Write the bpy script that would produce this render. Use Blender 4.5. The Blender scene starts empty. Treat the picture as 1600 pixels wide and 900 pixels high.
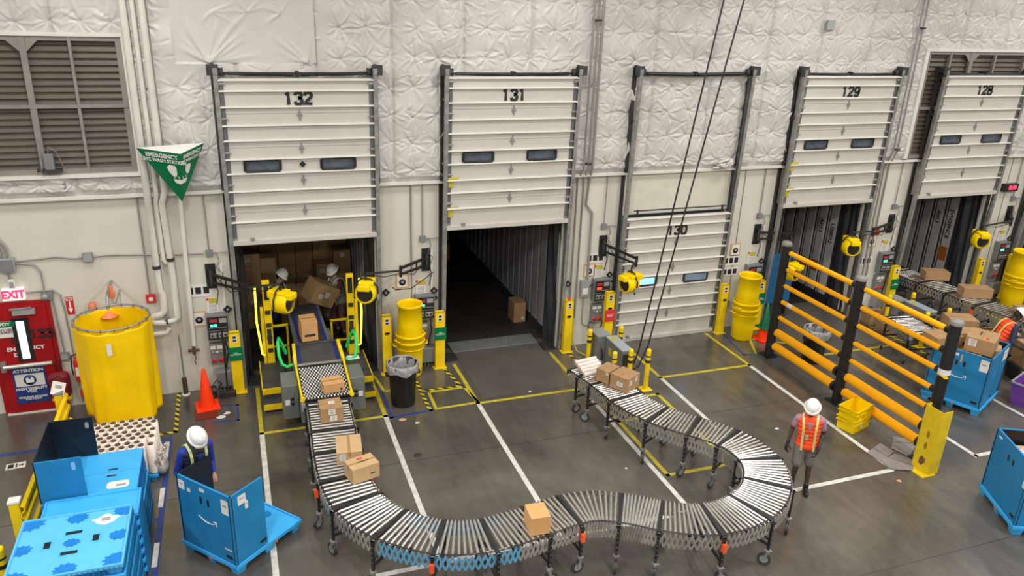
import bpy, math, random
import numpy as np
from math import sin, cos, pi, radians, sqrt, atan2
from mathutils import Vector, Matrix, Euler
random.seed(7)
SC = bpy.context.scene; COL = SC.collection
# ------------------------------------------------------------------ camera
CP = Vector((-1.1815, -14.7118, 7.5029)); YAW, PIT, ROL, FPX = 0.35137, 0.364216, 0.0377146, 1224.68
_f = Vector((sin(YAW)*cos(PIT), cos(YAW)*cos(PIT), -sin(PIT)))
_r = Vector((cos(YAW), -sin(YAW), 0)); _u = _r.cross(_f)
_r, _u = _r*cos(ROL)+_u*sin(ROL), _u*cos(ROL)-_r*sin(ROL)
cam = bpy.data.objects.new('camera', bpy.data.cameras.new('camera')); COL.objects.link(cam)
cam.matrix_world = Matrix(((_r.x,_u.x,-_f.x,CP.x),(_r.y,_u.y,-_f.y,CP.y),(_r.z,_u.z,-_f.z,CP.z),(0,0,0,1)))
cam.data.sensor_width = 36; cam.data.lens = FPX/1600*36; cam.data.clip_end = 200
SC.camera = cam
def ray(x, y): return _f+_r*((x-800)/FPX)+_u*((450-y)/FPX)
def G(x, y, z=0.0):                     # the floor (or level z) point seen at a photograph pixel
    d = ray(x, y); return CP+d*((z-CP.z)/d.z)
def Wl(x, y, Y=0.0):                    # the point of the wall plane y=Y seen at a photograph pixel
    d = ray(x, y); return CP+d*((Y-CP.y)/d.y)
# ------------------------------------------------------------------ light
SC.view_settings.view_transform = 'Standard'; SC.view_settings.look = 'None'
SC.view_settings.gamma = 1; SC.view_settings.use_curve_mapping = False
SC.view_settings.exposure = 0.32
SC.cycles.use_denoising = True
SC.cycles.max_bounces = 6; SC.cycles.diffuse_bounces = 3; SC.cycles.glossy_bounces = 3
w = bpy.data.worlds.new('sky'); SC.world = w; w.use_nodes = True
w.node_tree.nodes['Background'].inputs[0].default_value = (.28, .62, 1, 1)
w.node_tree.nodes['Background'].inputs[1].default_value = 1.7
LAMPS = [(x, y, 9.4) for x in (-9, -2.5, 4, 10.5, 17, 24) for y in (-3.6, -9.8, -17)]
def lamp_light(x, y, z, watts):
    ld = bpy.data.lights.new('high_bay_light', 'AREA'); ld.shape = 'RECTANGLE'; ld.size = .5; ld.size_y = 1.5
    ld.energy = watts; ld.color = (1, .962, .905)
    lo = bpy.data.objects.new('high_bay_light', ld); lo.location = (x, y, z-.03); COL.objects.link(lo); return lo
LAMP_W = 235
for (x, y, z) in LAMPS: lamp_light(x, y, z, LAMP_W*(.72 if y > -5 else 1.3))
# ------------------------------------------------------------------ materials
MATS = {}
def mat(name, col, rough=.5, metal=0.0, var=.12, scale=4.0, bump=0.0, bscale=None, emit=0.0, coat=0.0, alpha=1.0, col2=None, ecol=None):
    if name in MATS: return MATS[name]
    m = bpy.data.materials.new(name); m.use_nodes = True; nt = m.node_tree; b = nt.nodes['Principled BSDF']
    N = nt.nodes.new; L = nt.links.new
    tc = N('ShaderNodeTexCoord'); no = N('ShaderNodeTexNoise'); no.inputs['Scale'].default_value = scale; no.inputs['Detail'].default_value = 5
    L(tc.outputs['Object'], no.inputs['Vector'])
    cr = N('ShaderNodeValToRGB'); cr.color_ramp.elements[0].position = .3; cr.color_ramp.elements[1].position = .7
    c2 = col2 or tuple(min(1, c*(1+var)) for c in col); c1 = tuple(c*(1-var) for c in col) if col2 is None else col
    cr.color_ramp.elements[0].color = (*c1, 1); cr.color_ramp.elements[1].color = (*c2, 1)
    L(no.outputs['Fac'], cr.inputs['Fac']); L(cr.outputs['Color'], b.inputs['Base Color'])
    b.inputs['Roughness'].default_value = rough; b.inputs['Metallic'].default_value = metal
    if coat: b.inputs['Coat Weight'].default_value = coat; b.inputs['Coat Roughness'].default_value = .2
    if alpha < 1: b.inputs['Alpha'].default_value = alpha
    if bump:
        n2 = N('ShaderNodeTexNoise'); n2.inputs['Scale'].default_value = bscale or scale*6; n2.inputs['Detail'].default_value = 6
        L(tc.outputs['Object'], n2.inputs['Vector'])
        bp = N('ShaderNodeBump'); bp.inputs['Strength'].default_value = bump; bp.inputs['Distance'].default_value = .02
        L(n2.outputs['Fac'], bp.inputs['Height']); L(bp.outputs['Normal'], b.inputs['Normal'])
    if emit:
        b.inputs['Emission Color'].default_value = (*(ecol or col), 1); b.inputs['Emission Strength'].default_value = emit
    MATS[name] = m; return m
def nt_of(m): return m.node_tree, m.node_tree.nodes['Principled BSDF']
Mwall = mat('painted_wall', (.62, .595, .53), .6, var=.06, scale=.6, bump=.12, bscale=30)
Mblank = mat('vinyl_blanket', (.545, .53, .51), .40, var=.04, scale=1.2, bump=.15, bscale=10)
Mwhite = mat('white_paint', (.68, .66, .62), .4, var=.05)
Mdoor = mat('door_panel_paint', (.52, .505, .465), .45, var=.05, scale=2)
Mrib = mat('door_rib_paint', (.74, .73, .68), .35, var=.04)
Mgalv = mat('galvanised_steel', (.33, .33, .32), .45, .6, var=.25, scale=8)
Mcond = mat('conduit_steel', (.32, .32, .31), .5, .35, var=.1)
Mdark = mat('dark_steel', (.05, .05, .048), .5, .4, var=.3)
Mblack = mat('black_plastic', (.012, .012, .013), .45, var=.3)
Mrubber = mat('black_rubber', (.02, .02, .02), .7, var=.3)
Mseal = mat('dock_seal_fabric', (.022, .024, .028), .55, var=.4, scale=3, bump=.5, bscale=3)
Mchrome = mat('roller_zinc', (.85, .85, .84), .27, 1.0, var=.08, scale=9)
Mlink = mat('link_aluminium', (.50, .48, .45), .38, .75, var=.12, scale=9)
Mlinkb = mat('link_blue', (.12, .36, .58), .45, .1, var=.1)
Myel = mat('safety_yellow', (.85, .60, .01), .42, var=.1, scale=5)
Myelp = mat('barrel_yellow', (.92, .64, .0), .45, var=.06, scale=3)
Myelw = mat('worn_yellow', (.70, .50, .01), .45, var=.10, scale=7)
Morg = mat('rail_amber', (1.0, .43, .006), .35, var=.06, scale=3)
Mvinyl = mat('yellow_vinyl', (.86, .56, .0), .5, var=.08, scale=2, bump=.3, bscale=4)
Mred = mat('red_door_paint', (.33, .008, .012), .42, var=.15, scale=3)
Mredp = mat('red_plastic', (.55, .02, .02), .4, var=.1)
Mcone = mat('cone_orange', (1.0, .05, .008), .4, var=.05)
Mgreen = mat('green_board', (.0, .16, .06), .4, var=.06)
Mgreenh = mat('green_handle', (.01, .55, .12), .35, var=.05)
Mblue = mat('crate_blue', (.018, .20, .44), .42, var=.10, scale=2.5)
Mbluel = mat('pallet_blue', (.05, .40, .83), .38, var=.08, scale=3)
Mblued = mat('pallet_recess_blue', (.012, .19, .58), .45, var=.12, scale=8)
Mcin = mat('crate_inside_black', (.008, .010, .016), .4, var=.4, scale=3)
Mcard = mat('cardboard', (.37, .225, .105), .75, var=.10, scale=5, bump=.1, bscale=40)
Mcardl = mat('cardboard_pale', (.50, .33, .17), .75, var=.08, scale=5)
Mcardo = mat('cardboard_orange', (.60, .33, .13), .75, var=.08, scale=5)
Mtape = mat('packing_tape', (.40, .24, .10), .25, var=.08)
Mpaper = mat('paper_label', (.72, .71, .69), .6, var=.05)
Mprint = mat('black_print', (.015, .015, .015), .6, var=.1)
Mlprint = mat('grey_print', (.30, .30, .30), .6, var=.5, scale=60)
Mwprint = mat('white_print', (.80, .80, .78), .5, var=.04)
Mrprint = mat('red_print', (.65, .03, .03), .5, var=.05)
Mgrey = mat('grey_enclosure', (.21, .22, .225), .45, .2, var=.1)
Mgreyl = mat('light_grey_enclosure', (.36, .38, .39), .4, .3, var=.08)
Mfilm = mat('stretch_film_white', (.74, .66, .61), .3, var=.08, scale=10)
Mlouv = mat('louvre_blade', (.105, .085, .068), .5, .1, var=.15, scale=2)
Mlouf = mat('louvre_frame', (.25, .235, .215), .5, .2, var=.12)
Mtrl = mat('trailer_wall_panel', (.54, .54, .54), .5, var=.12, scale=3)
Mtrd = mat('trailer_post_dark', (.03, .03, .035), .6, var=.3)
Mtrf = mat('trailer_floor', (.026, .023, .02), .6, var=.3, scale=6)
Mlev = mat('leveler_plate', (.10, .092, .08), .38, .0, var=.14, scale=1.5)
Mhat = mat('hard_hat_white', (.80, .80, .78), .25, var=.03)
Mdskin = mat('skin_dark', (.055, .03, .02), .5, var=.12, scale=10)
Mlskin = mat('skin_light', (.42, .22, .15), .5, var=.1, scale=10)
Mhair = mat('hair_black', (.008, .007, .006), .6, var=.4, scale=40)
Mglove = mat('glove_black', (.012, .012, .014), .6, var=.3)
for _m in (Myel, Myelp, Morg, Mvinyl, Mcone, Mblue, Mred, Mgreen, Mbluel, Mblued): _m.node_tree.nodes['Principled BSDF'].inputs['Specular IOR Level'].default_value = .22
Mbelt = mat('belt_rubber', (.055, .055, .058), .55, var=.2, scale=9)
Mbelte = mat('belt_edge_blue', (.02, .03, .17), .45, var=.1)
Mmgrey = mat('machine_grey', (.16, .175, .16), .45, .1, var=.1)
Mpurp = mat('tote_purple', (.17, .05, .33), .4, var=.1)
Mbag = mat('bin_liner', (.29, .295, .30), .25, var=.3, scale=14, bump=.6, bscale=12)
Mbtape = mat('floor_tape_blue', (.025, .05, .20), .5, var=.3, scale=7)
Mytape = mat('floor_tape_yellow', (.50, .42, .03), .5, var=.25, scale=8)
Mwtape = mat('floor_tape_white', (.58, .575, .54), .5, var=.2, scale=9)
Mktape = mat('floor_tape_black', (.02, .02, .02), .5, var=.2)
Mrag = mat('flattened_carton_grey', (.22, .20, .19), .7, var=.12, scale=5)
Mgold = mat('orange_border', (.60, .35, .13), .6, var=.1)
Mpipe = mat('white_pipe', (.66, .64, .59), .4, var=.06, scale=3)
Mredbag = mat('red_nylon', (.23, .008, .02), .6, var=.2, scale=8, bump=.3)
# floor concrete: sealed, blotchy, tyre-worn
Mfloor = mat('sealed_concrete', (.085, .078, .068), .27, var=.2, scale=.5, coat=.45)
nt, b = nt_of(Mfloor); N = nt.nodes.new; L = nt.links.new
tc = N('ShaderNodeTexCoord'); n1 = N('ShaderNodeTexNoise'); n1.inputs['Scale'].default_value = .55; n1.inputs['Detail'].default_value = 9; n1.inputs['Roughness'].default_value = .62; n1.inputs['Distortion'].default_value = .6
L(tc.outputs['Object'], n1.inputs['Vector'])
cr = N('ShaderNodeValToRGB'); e = cr.color_ramp.elements; e[0].position = .33; e[0].color = (.062, .056, .048, 1); e[1].position = .68; e[1].color = (.125, .113, .096, 1)
L(n1.outputs['Fac'], cr.inputs['Fac'])
mp = N('ShaderNodeMapping'); mp.inputs['Scale'].default_value = (2.2, .5, 1); mp.inputs['Rotation'].default_value = (0, 0, .35); L(tc.outputs['Object'], mp.inputs['Vector'])
n2 = N('ShaderNodeTexNoise'); n2.inputs['Scale'].default_value = 3.5; n2.inputs['Detail'].default_value = 8; L(mp.outputs['Vector'], n2.inputs['Vector'])
c2 = N('ShaderNodeValToRGB'); e = c2.color_ramp.elements; e[0].position = .36; e[0].color = (.86, .86, .86, 1); e[1].position = .64; e[1].color = (1.04, 1.04, 1.03, 1)
L(n2.outputs['Fac'], c2.inputs['Fac'])
mx = N('ShaderNodeMix'); mx.data_type = 'RGBA'; mx.blend_type = 'MULTIPLY'; mx.inputs['Factor'].default_value = .8
L(cr.outputs['Color'], mx.inputs[6]); L(c2.outputs['Color'], mx.inputs[7]); L(mx.outputs[2], b.inputs['Base Color'])
r2 = N('ShaderNodeMapRange'); r2.inputs[3].default_value = .11; r2.inputs[4].default_value = .30; L(n1.outputs['Fac'], r2.inputs[0]); L(r2.outputs[0], b.inputs['Roughness'])
# glass
Mglass = bpy.data.materials.new('window_glass'); Mglass.use_nodes = True; nt, b = nt_of(Mglass)
b.inputs['Base Color'].default_value = (.75, .85, .95, 1); b.inputs['Roughness'].default_value = .08; b.inputs['Alpha'].default_value = .2
Mglassd = mat('dusty_glass', (.09, .11, .14), .15, var=.3, scale=6)
Mday = mat('frosted_daylight_glass', (.75, .88, .9), .3, var=.05, emit=1.1, ecol=(.78, .95, 1))
def striped(name, ca, cb, axis, freq, ratio=.5, rough=.45, ax2=None):
    m = bpy.data.materials.new(name); m.use_nodes = True; nt, b = nt_of(m); N = nt.nodes.new; L = nt.links.new
    tc = N('ShaderNodeTexCoord'); sp = N('ShaderNodeSeparateXYZ'); L(tc.outputs['Object'], sp.inputs[0])
    def math_(op, a, bb):
        n = N('ShaderNodeMath'); n.operation = op
        for i, v in enumerate((a, bb)):
            if isinstance(v, (int, float)): n.inputs[i].default_value = v
            else: L(v, n.inputs[i])
        return n.outputs[0]
    v = sp.outputs[axis]
    if ax2 is not None: v = math_('ADD', v, sp.outputs[ax2])
    v = math_('FRACT', math_('MULTIPLY', v, freq), 0); v = math_('GREATER_THAN', v, ratio)
    mx = N('ShaderNodeMix'); mx.data_type = 'RGBA'; mx.inputs[6].default_value = (*ca, 1); mx.inputs[7].default_value = (*cb, 1)
    L(v, mx.inputs['Factor']); L(mx.outputs[2], b.inputs['Base Color']); b.inputs['Roughness'].default_value = rough
    return m
Mhaz = striped('hazard_tape', (.62, .50, .02), (.02, .02, .02), 0, 5.5, .5, ax2=1)
Mhazv = striped('hazard_band', (.02, .02, .02), (.80, .56, .015), 0, 6, .5, ax2=2)
# ------------------------------------------------------------------ mesh helper
class MB:
    def __init__(s): s.v = []; s.f = []; s.m = []; s.s = []
    def add(s, vs, fs, mi=0, sm=False):
        o = len(s.v); s.v += [tuple(v) for v in vs]; s.f += [tuple(i+o for i in f) for f in fs]; s.m += [mi]*len(fs); s.s += [sm]*len(fs); return s
    def box(s, c, d, R=None, mi=0):
        c = Vector(c); vs = []
        for i in (-.5, .5):
            for j in (-.5, .5):
                for k in (-.5, .5):
                    p = Vector((i*d[0], j*d[1], k*d[2])); vs.append((R @ p if R else p)+c)
        return s.add(vs, [(0,1,3,2),(4,6,7,5),(0,4,5,1),(2,3,7,6),(0,2,6,4),(1,5,7,3)], mi)
    def bx(s, x0, x1, y0, y1, z0, z1, mi=0): return s.box(((x0+x1)/2,(y0+y1)/2,(z0+z1)/2),(abs(x1-x0),abs(y1-y0),abs(z1-z0)),None,mi)
    def beam(s, p, q, wd, h, mi=0, up=(0,0,1)):      # box from p to q
        p, q = Vector(p), Vector(q); a = (q-p); l = a.length; a.normalize(); u = Vector(up)
        if abs(a.dot(u)) > .98: u = Vector((1,0,0))
        x = u.cross(a).normalized(); z = a.cross(x)
        R = Matrix((x, a, z)).transposed(); return s.box((p+q)/2, (wd, l, h), R, mi)
    def cyl(s, p, q, r, r2=None, n=12, mi=0, caps=True, sm=True):
        p, q = Vector(p), Vector(q); r2 = r if r2 is None else r2; a = (q-p).normalized()
        u = Vector((0,0,1)) if abs(a.z) < .9 else Vector((1,0,0)); x = a.cross(u).normalized(); y = a.cross(x)
        vs = []
        for c, rr in ((p, r), (q, r2)):
            for i in range(n): t = 2*pi*i/n; vs.append(c+x*(cos(t)*rr)+y*(sin(t)*rr))
        s.add(vs, [(i, i+n, (i+1)%n+n, (i+1)%n) for i in range(n)], mi, sm)
        if caps: s.add(vs, [tuple(range(n)), tuple(range(2*n-1, n-1, -1))], mi)
        return s
    def tube(s, pts, r, n=8, mi=0, closed=False, flat=None):
        pts = [Vector(p) for p in pts]; m = len(pts); vs = []; rr = r if isinstance(r, (list, tuple)) else [r]*m
        px = None
        for i, p in enumerate(pts):
            a = (pts[(i+1)%m]-pts[i-1]) if closed else (pts[min(i+1,m-1)]-pts[max(i-1,0)]); a.normalize()
            if px is None:
                u = Vector((0,0,1)) if abs(a.z) < .9 else Vector((1,0,0)); px = a.cross(u).normalized()
            px = (px-a*px.dot(a)).normalized(); y = a.cross(px)
            for k in range(n):
                t = 2*pi*k/n; vs.append(p+px*(cos(t)*rr[i])+y*(sin(t)*rr[i]*(flat or 1)))
        fs = []
        for i in range(m if closed else m-1):
            for k in range(n): j = (i+1)%m; fs.append((i*n+k, i*n+(k+1)%n, j*n+(k+1)%n, j*n+k))
        s.add(vs, fs, mi, True)
        if not closed: s.add(vs, [tuple(range(n-1,-1,-1)), tuple(range((m-1)*n, m*n))], mi)
        return s
    def lathe(s, prof, c=(0,0,0), n=24, mi=0, sx=1, sy=1, sm=True, closed=False):
        c = Vector(c); vs = []
        for r, z in prof:
            for k in range(n): t = 2*pi*k/n; vs.append(c+Vector((cos(t)*r*sx, sin(t)*r*sy, z)))
        m = len(prof); fs = []
        for i in range(m if closed else m-1):
            j = (i+1)%m
            for k in range(n): fs.append((i*n+k, i*n+(k+1)%n, j*n+(k+1)%n, j*n+k))
        s.add(vs, fs, mi, sm)
        if not closed:
            if prof[0][0] > 1e-4: s.add(vs, [tuple(range(n-1,-1,-1))], mi)
            if prof[-1][0] > 1e-4: s.add(vs, [tuple(range((m-1)*n, m*n))], mi)
        return s
    def prism(s, poly, M, t, mi=0):                  # 2D polygon (x,y) through matrix M, thickness t along M's z
        n = len(poly); vs = [M @ Vector((x, y, 0)) for x, y in poly]+[M @ Vector((x, y, t)) for x, y in poly]
        return s.add(vs, [tuple(range(n-1,-1,-1)), tuple(range(n, 2*n))]+[(i, (i+1)%n, (i+1)%n+n, i+n) for i in range(n)], mi)
    def ell(s, c, r, R=None, nu=14, nv=10, mi=0):
        c = Vector(c); vs = []; fs = []
        for j in range(1, nv):
            ph = pi*j/nv
            for i in range(nu):
                t = 2*pi*i/nu; p = Vector((r[0]*sin(ph)*cos(t), r[1]*sin(ph)*sin(t), r[2]*cos(ph))); vs.append((R @ p if R else p)+c)
        top = Vector((0,0,r[2])); bot = -top; vs += [(R @ top if R else top)+c, (R @ bot if R else bot)+c]; T = len(vs)-2
        for j in range(nv-2):
            for i in range(nu): fs.append((j*nu+i, (j+1)*nu+i, (j+1)*nu+(i+1)%nu, j*nu+(i+1)%nu))
        for i in range(nu): fs.append((T, i, (i+1)%nu)); fs.append((T+1, (nv-2)*nu+(i+1)%nu, (nv-2)*nu+i))
        return s.add(vs, fs, mi, True)
    def cap(s, p, q, r0, r1, n=12, mi=0):             # tapered limb with round ends
        s.cyl(p, q, r0, r1, n, mi); s.ell(p, (r0,)*3, nu=n, nv=8, mi=mi); s.ell(q, (r1,)*3, nu=n, nv=8, mi=mi); return s
    def build(s, name, mats, parent=None, loc=None, rot=None, bevel=0, world=False):
        me = bpy.data.meshes.new(name); vs = s.v
        off = Vector((0,0,0))
        if world and parent is not None:
            off = Vector(parent.location)
            if parent.parent: off = off+Vector(parent.parent.location)
        if world and parent is None and loc is not None: off = Vector(loc)
        if off.length: vs = [(v[0]-off.x, v[1]-off.y, v[2]-off.z) for v in vs]
        me.from_pydata(vs, [], s.f)
        for m in (mats if isinstance(mats, (list, tuple)) else [mats]): me.materials.append(m)
        me.polygons.foreach_set('material_index', s.m); me.polygons.foreach_set('use_smooth', s.s); me.update()
        o = bpy.data.objects.new(name, me); COL.objects.link(o)
        if loc is not None: o.location = loc
        if rot is not None: o.rotation_euler = rot
        if parent: o.parent = parent
        if bevel:
            bm = o.modifiers.new('edge', 'BEVEL'); bm.width = bevel; bm.segments = 2; bm.limit_method = 'ANGLE'
        return o
def tag(o, label, cat=None, group=None, kind=None):
    if label: o['label'] = label
    if cat: o['category'] = cat
    if group: o['group'] = group
    if kind: o['kind'] = kind
    return o
def thing(name, label, cat, loc=(0,0,0), rz=0, group=None):
    o = bpy.data.objects.new(name, None); COL.objects.link(o); o.empty_display_size = .1
    o.location = loc; o.rotation_euler = (0,0,rz); return tag(o, label, cat, group)
KIDS = {}
def copy_tree(o, parent=None):
    c = o.copy(); COL.objects.link(c)
    if parent: c.parent = parent
    for ch in [x for x in o.children]: copy_tree(ch, c)
    return c
def struct(o): o['kind'] = 'structure'; return o
_tc = {}
def text(s, size, M, m, parent=None, name='lettering', bold=.0, align='CENTER', ext=.002, squash=1.0, label=None, cat=None, world=False):
    key = (s, size, bold, align, ext, squash)
    if key not in _tc:
        cu = bpy.data.curves.new('t', 'FONT'); cu.body = s; cu.size = size; cu.extrude = ext; cu.offset = bold; cu.align_x = align; cu.align_y = 'CENTER'; cu.space_line = .8
        ob = bpy.data.objects.new('t', cu); COL.objects.link(ob)
        me = bpy.data.meshes.new_from_object(ob); bpy.data.objects.remove(ob); bpy.data.curves.remove(cu)
        if squash != 1.0:
            for v in me.vertices: v.co.x *= squash
        _tc[key] = me
    me = _tc[key].copy(); me.materials.clear(); me.materials.append(m)
    if parent is not None and world:
        M = Matrix.Translation(-Vector(parent.location)) @ M
    o = bpy.data.objects.new(name, me); COL.objects.link(o)
    if parent is not None: o.parent = parent
    o.matrix_local = M
    if label: tag(o, label, cat)
    return o
DIG = {'1': [[(.12,.78),(.30,1),(.30,0)]], '2': [[(.08,.72),(.12,.90),(.30,.99),(.48,.92),(.55,.74),(.48,.56),(.22,.30),(.09,.08),(.58,.08)]],
 '3': [[(.08,.76),(.13,.91),(.30,.99),(.47,.92),(.53,.76),(.46,.60),(.28,.54)],[(.28,.54),(.48,.48),(.56,.29),(.50,.10),(.31,.01),(.13,.08),(.07,.26)]],
 '0': [[(.32,.99),(.14,.90),(.08,.70),(.07,.5),(.08,.30),(.14,.10),(.32,.01),(.50,.10),(.56,.30),(.57,.5),(.56,.70),(.50,.90),(.32,.99)]],
 '8': [[(.32,.99),(.15,.92),(.10,.76),(.16,.60),(.32,.54),(.48,.60),(.54,.76),(.49,.92),(.32,.99)],[(.32,.54),(.13,.46),(.07,.27),(.14,.08),(.32,.01),(.50,.08),(.57,.27),(.51,.46),(.32,.54)]],
 '9': [[(.55,.66),(.50,.48),(.34,.39),(.15,.46),(.08,.68),(.15,.91),(.32,.99),(.49,.92),(.56,.70),(.55,.35),(.48,.10),(.30,.01),(.14,.08),(.09,.22)]]}
def digits(s, h, M, m, parent, name, world=False):           # heavy grotesque numerals
    mb = MB(); wd = .235*h; adv = .68*h; x0 = -adv*len(s)/2
    for i, ch in enumerate(s):
        for st in DIG[ch]:
            P_ = [Vector((x0+i*adv+x*h, (y*.86+.07-.5)*h, 0)) for x, y in st]
            L_, R_ = [], []
            for j, p in enumerate(P_):
                a = (P_[min(j+1, len(P_)-1)]-P_[j]); b = (P_[j]-P_[max(j-1, 0)]); a = a.normalized() if a.length else b.normalized(); b = b.normalized() if b.length else a
                t = (a+b).normalized() if (a+b).length > .1 else a; k = 1/max(.6, t.dot(a)); n = Vector((-t.y, t.x, 0))*wd/2*k; L_.append(p+n); R_.append(p-n)
            for j in range(len(P_)-1): mb.prism([(q.x, q.y) for q in (R_[j], R_[j+1], L_[j+1], L_[j])], Matrix.Identity(4), .004)
    if parent is not None and world: M = Matrix.Translation(-Vector(parent.location)) @ M
    o = mb.build(name, m, parent); o.matrix_local = M; return o
def wallM(x, y, z, roll=0):           # text upright on a wall that faces -y
    return Matrix.Translation((x, y, z)) @ Matrix.Rotation(pi/2, 4, 'X') @ Matrix.Rotation(roll, 4, 'Z')
# ------------------------------------------------------------------ building shell
BAYS = {0: '132', 1: '131', 2: '130', 3: '129', 4: '128', 5: '127'}
X0, X1, YF, ZC = -14, 32, -24, 10
m = MB().bx(X0, X1, YF, .3, -.2, 0)
for k in (0, 1, 3, 4, 5): m.bx(4*k-1.3, 4*k+1.3, .3, .56, -.2, 0).bx(4*k-1.5, 4*k+1.5, .56, 9.5, -.2, -.125)
struct(m.build('floor', Mfloor))
m = MB(); xs = X0
for k in range(6):
    m.bx(xs, 4*k-1.3, 0, .3, 0, 3.95); m.bx(4*k-1.3, 4*k+1.3, 0, .3, 3.05, 3.95); xs = 4*k+1.3
m.bx(xs, X1, 0, .3, 0, 3.95); m.bx(X0, X1, 0, .3, 3.95, ZC)
struct(m.build('wall_back', Mwall))
struct(MB().bx(X0-.3, X0, YF, .3, 0, ZC).build('wall_left', Mwall))
struct(MB().bx(X1, X1+.3, YF, .3, 0, ZC).build('wall_right', Mwall))
struct(MB().bx(X0, X1, YF-.3, YF, 0, ZC).build('wall_front', Mwall))
struct(MB().bx(X0-.3, X1+.3, YF-.3, .3, ZC, ZC+.2).build('ceiling', mat('ceiling_paint', (.58, .57, .55), .7)))
# quilted vinyl blanket
def quilt():
    rng = np.random.RandomState(3); dx = .0165
    gx = np.arange(-7, 21, dx); gz = np.arange(3.97, 7.9, dx); XX, ZZ = np.meshgrid(gx, gz, indexing='ij'); H = np.zeros_like(XX); T = [H]
    seam = 1.35; sx = (XX-.35)/seam; fr = sx-np.floor(sx); ds = np.minimum(fr, 1-fr)*seam
    H += .06*(1-np.exp(-ds/.09))-.025*np.exp(-(ds/.018)**2)
    def ridge(x, z, a, L_, h, w0, w1, bend):
        R_ = L_+.06; i0, i1 = np.searchsorted(gx, [x-R_, x+R_]); j0, j1 = np.searchsorted(gz, [z-R_, z+R_])
        dX = XX[i0:i1, j0:j1]-x; dZ = ZZ[i0:i1, j0:j1]-z; u = dX*cos(a)+dZ*sin(a); v = -dX*sin(a)+dZ*cos(a)+bend*u*u/L_
        un = np.clip(u/L_, 0, 1); w_ = w0+(w1-w0)*un; T[0][i0:i1, j0:j1] += np.where(u > 0, h*np.exp(-(v/w_)**2)*(1-un)**.8*np.clip(u/.03, 0, 1), 0)
    for xi, x in enumerate(np.arange(-6.9, 21, .45)):
        for z in np.arange(4.18, 7.9, .52):
            tx, tz = x+rng.uniform(-.05, .05), z+rng.uniform(-.03, .03)
            if -2.0 < tx < .4 and tz > 6.2: continue                 # the smoother patch above the first door
            i0, i1 = np.searchsorted(gx, [tx-.4, tx+.4]); j0, j1 = np.searchsorted(gz, [tz-.4, tz+.4])
            r = np.sqrt((XX[i0:i1, j0:j1]-tx)**2+(ZZ[i0:i1, j0:j1]-tz)**2); H[i0:i1, j0:j1] -= .055*np.exp(-(r/.045)**2)+.035*np.exp(-(r/.15)**2)
            n = rng.randint(11, 16); a0 = rng.uniform(0, 6.28)
            for q in range(n): ridge(tx, tz, a0+2*pi*q/n+rng.uniform(-.15, .15), rng.uniform(.16, .42), rng.uniform(.020, .040), .012, rng.uniform(.022, .04), rng.uniform(-.25, .25))
    for q in range(1700): ridge(rng.uniform(-7, 21), rng.uniform(4.0, 7.9), rng.choice([0, pi])+rng.uniform(-.7, .7), rng.uniform(.12, .4), rng.choice([-1, 1])*rng.uniform(.008, .020), .014, .022, rng.uniform(-.4, .4))
    for q in range(14): a = rng.uniform(0, pi); fq = rng.uniform(3, 9); H += .004*np.sin(fq*(XX*cos(a)+ZZ*sin(a))+rng.uniform(0, 6))
    patch = ((XX > -1.95) & (XX < .35) & (ZZ > 6.15))
    fan = np.zeros_like(H); T[0] = fan
    for q in range(16): ridge(-1.42, 6.16, .15+q*.17+rng.uniform(-.05, .05), rng.uniform(.5, 1.2), rng.uniform(.016, .034), .016, .05, rng.uniform(-.15, .15))
    for q in range(9): ridge(.2, 6.16, 1.4+q*.19, rng.uniform(.3, .8), rng.uniform(.014, .03), .016, .04, rng.uniform(-.15, .15))
    for x_ in (-1.3, -.75, -.2):
        for q in range(6): ridge(x_, 6.98, rng.uniform(0, 6.28), rng.uniform(.2, .5), .014, .014, .04, 0)
    H = np.where(patch, .04+fan, H)
    keep = ~(((XX < -2.62) & (ZZ > 4.36) & (ZZ < 6.58)) | ((XX > 14.2) & (XX < 17.35) & (ZZ > 3.9) & (ZZ < 6.52)))
    edge = np.clip((ZZ-3.97)/.1, 0, 1); Y = -.05-(H+.03)*edge
    nx, nz = XX.shape; vs = np.stack([XX, Y, ZZ], -1).reshape(-1, 3)
    ii, jj = np.meshgrid(np.arange(nx-1), np.arange(nz-1), indexing='ij'); ok = keep[:-1,:-1] & keep[1:,:-1] & keep[:-1,1:] & keep[1:,1:]
    a = (ii*nz+jj)[ok]; fc = np.stack([a, a+nz, a+nz+1, a+1], -1)
    me = bpy.data.meshes.new('wall_insulation'); me.vertices.add(len(vs)); me.vertices.foreach_set('co', vs.ravel().astype('f'))
    me.loops.add(len(fc)*4); me.loops.foreach_set('vertex_index', fc.ravel().astype('i')); me.polygons.add(len(fc))
    me.polygons.foreach_set('loop_start', np.arange(0, len(fc)*4, 4, dtype='i')); me.polygons.foreach_set('use_smooth', np.ones(len(fc), bool))
    me.update(calc_edges=True); me.validate(); me.materials.append(Mblank)
    o = bpy.data.objects.new('wall_insulation', me); COL.objects.link(o); return struct(o)
quilt()
n_trim = 0
def trim(mb, m, **k):
    global n_trim; n_trim += 1; return struct(mb.build('trim_%d' % n_trim, m, **k))
trim(MB().bx(-9, 22, -.13, -.0, 3.91, 3.97), Mwhite, bevel=.004)
trim(MB().bx(6.68, 9.35, -.03, 0, 3.0, 3.91), mat('overpainted_panel', (.60, .58, .49), .55, var=.05))
trim(MB().bx(-9, -2.68, -.20, -.02, 4.30, 4.36).bx(-2.72, -2.62, -.16, -.02, 4.361, 6.555).bx(-9, -2.62, -.165, -.02, 6.56, 6.62), Mwhite)
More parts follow.
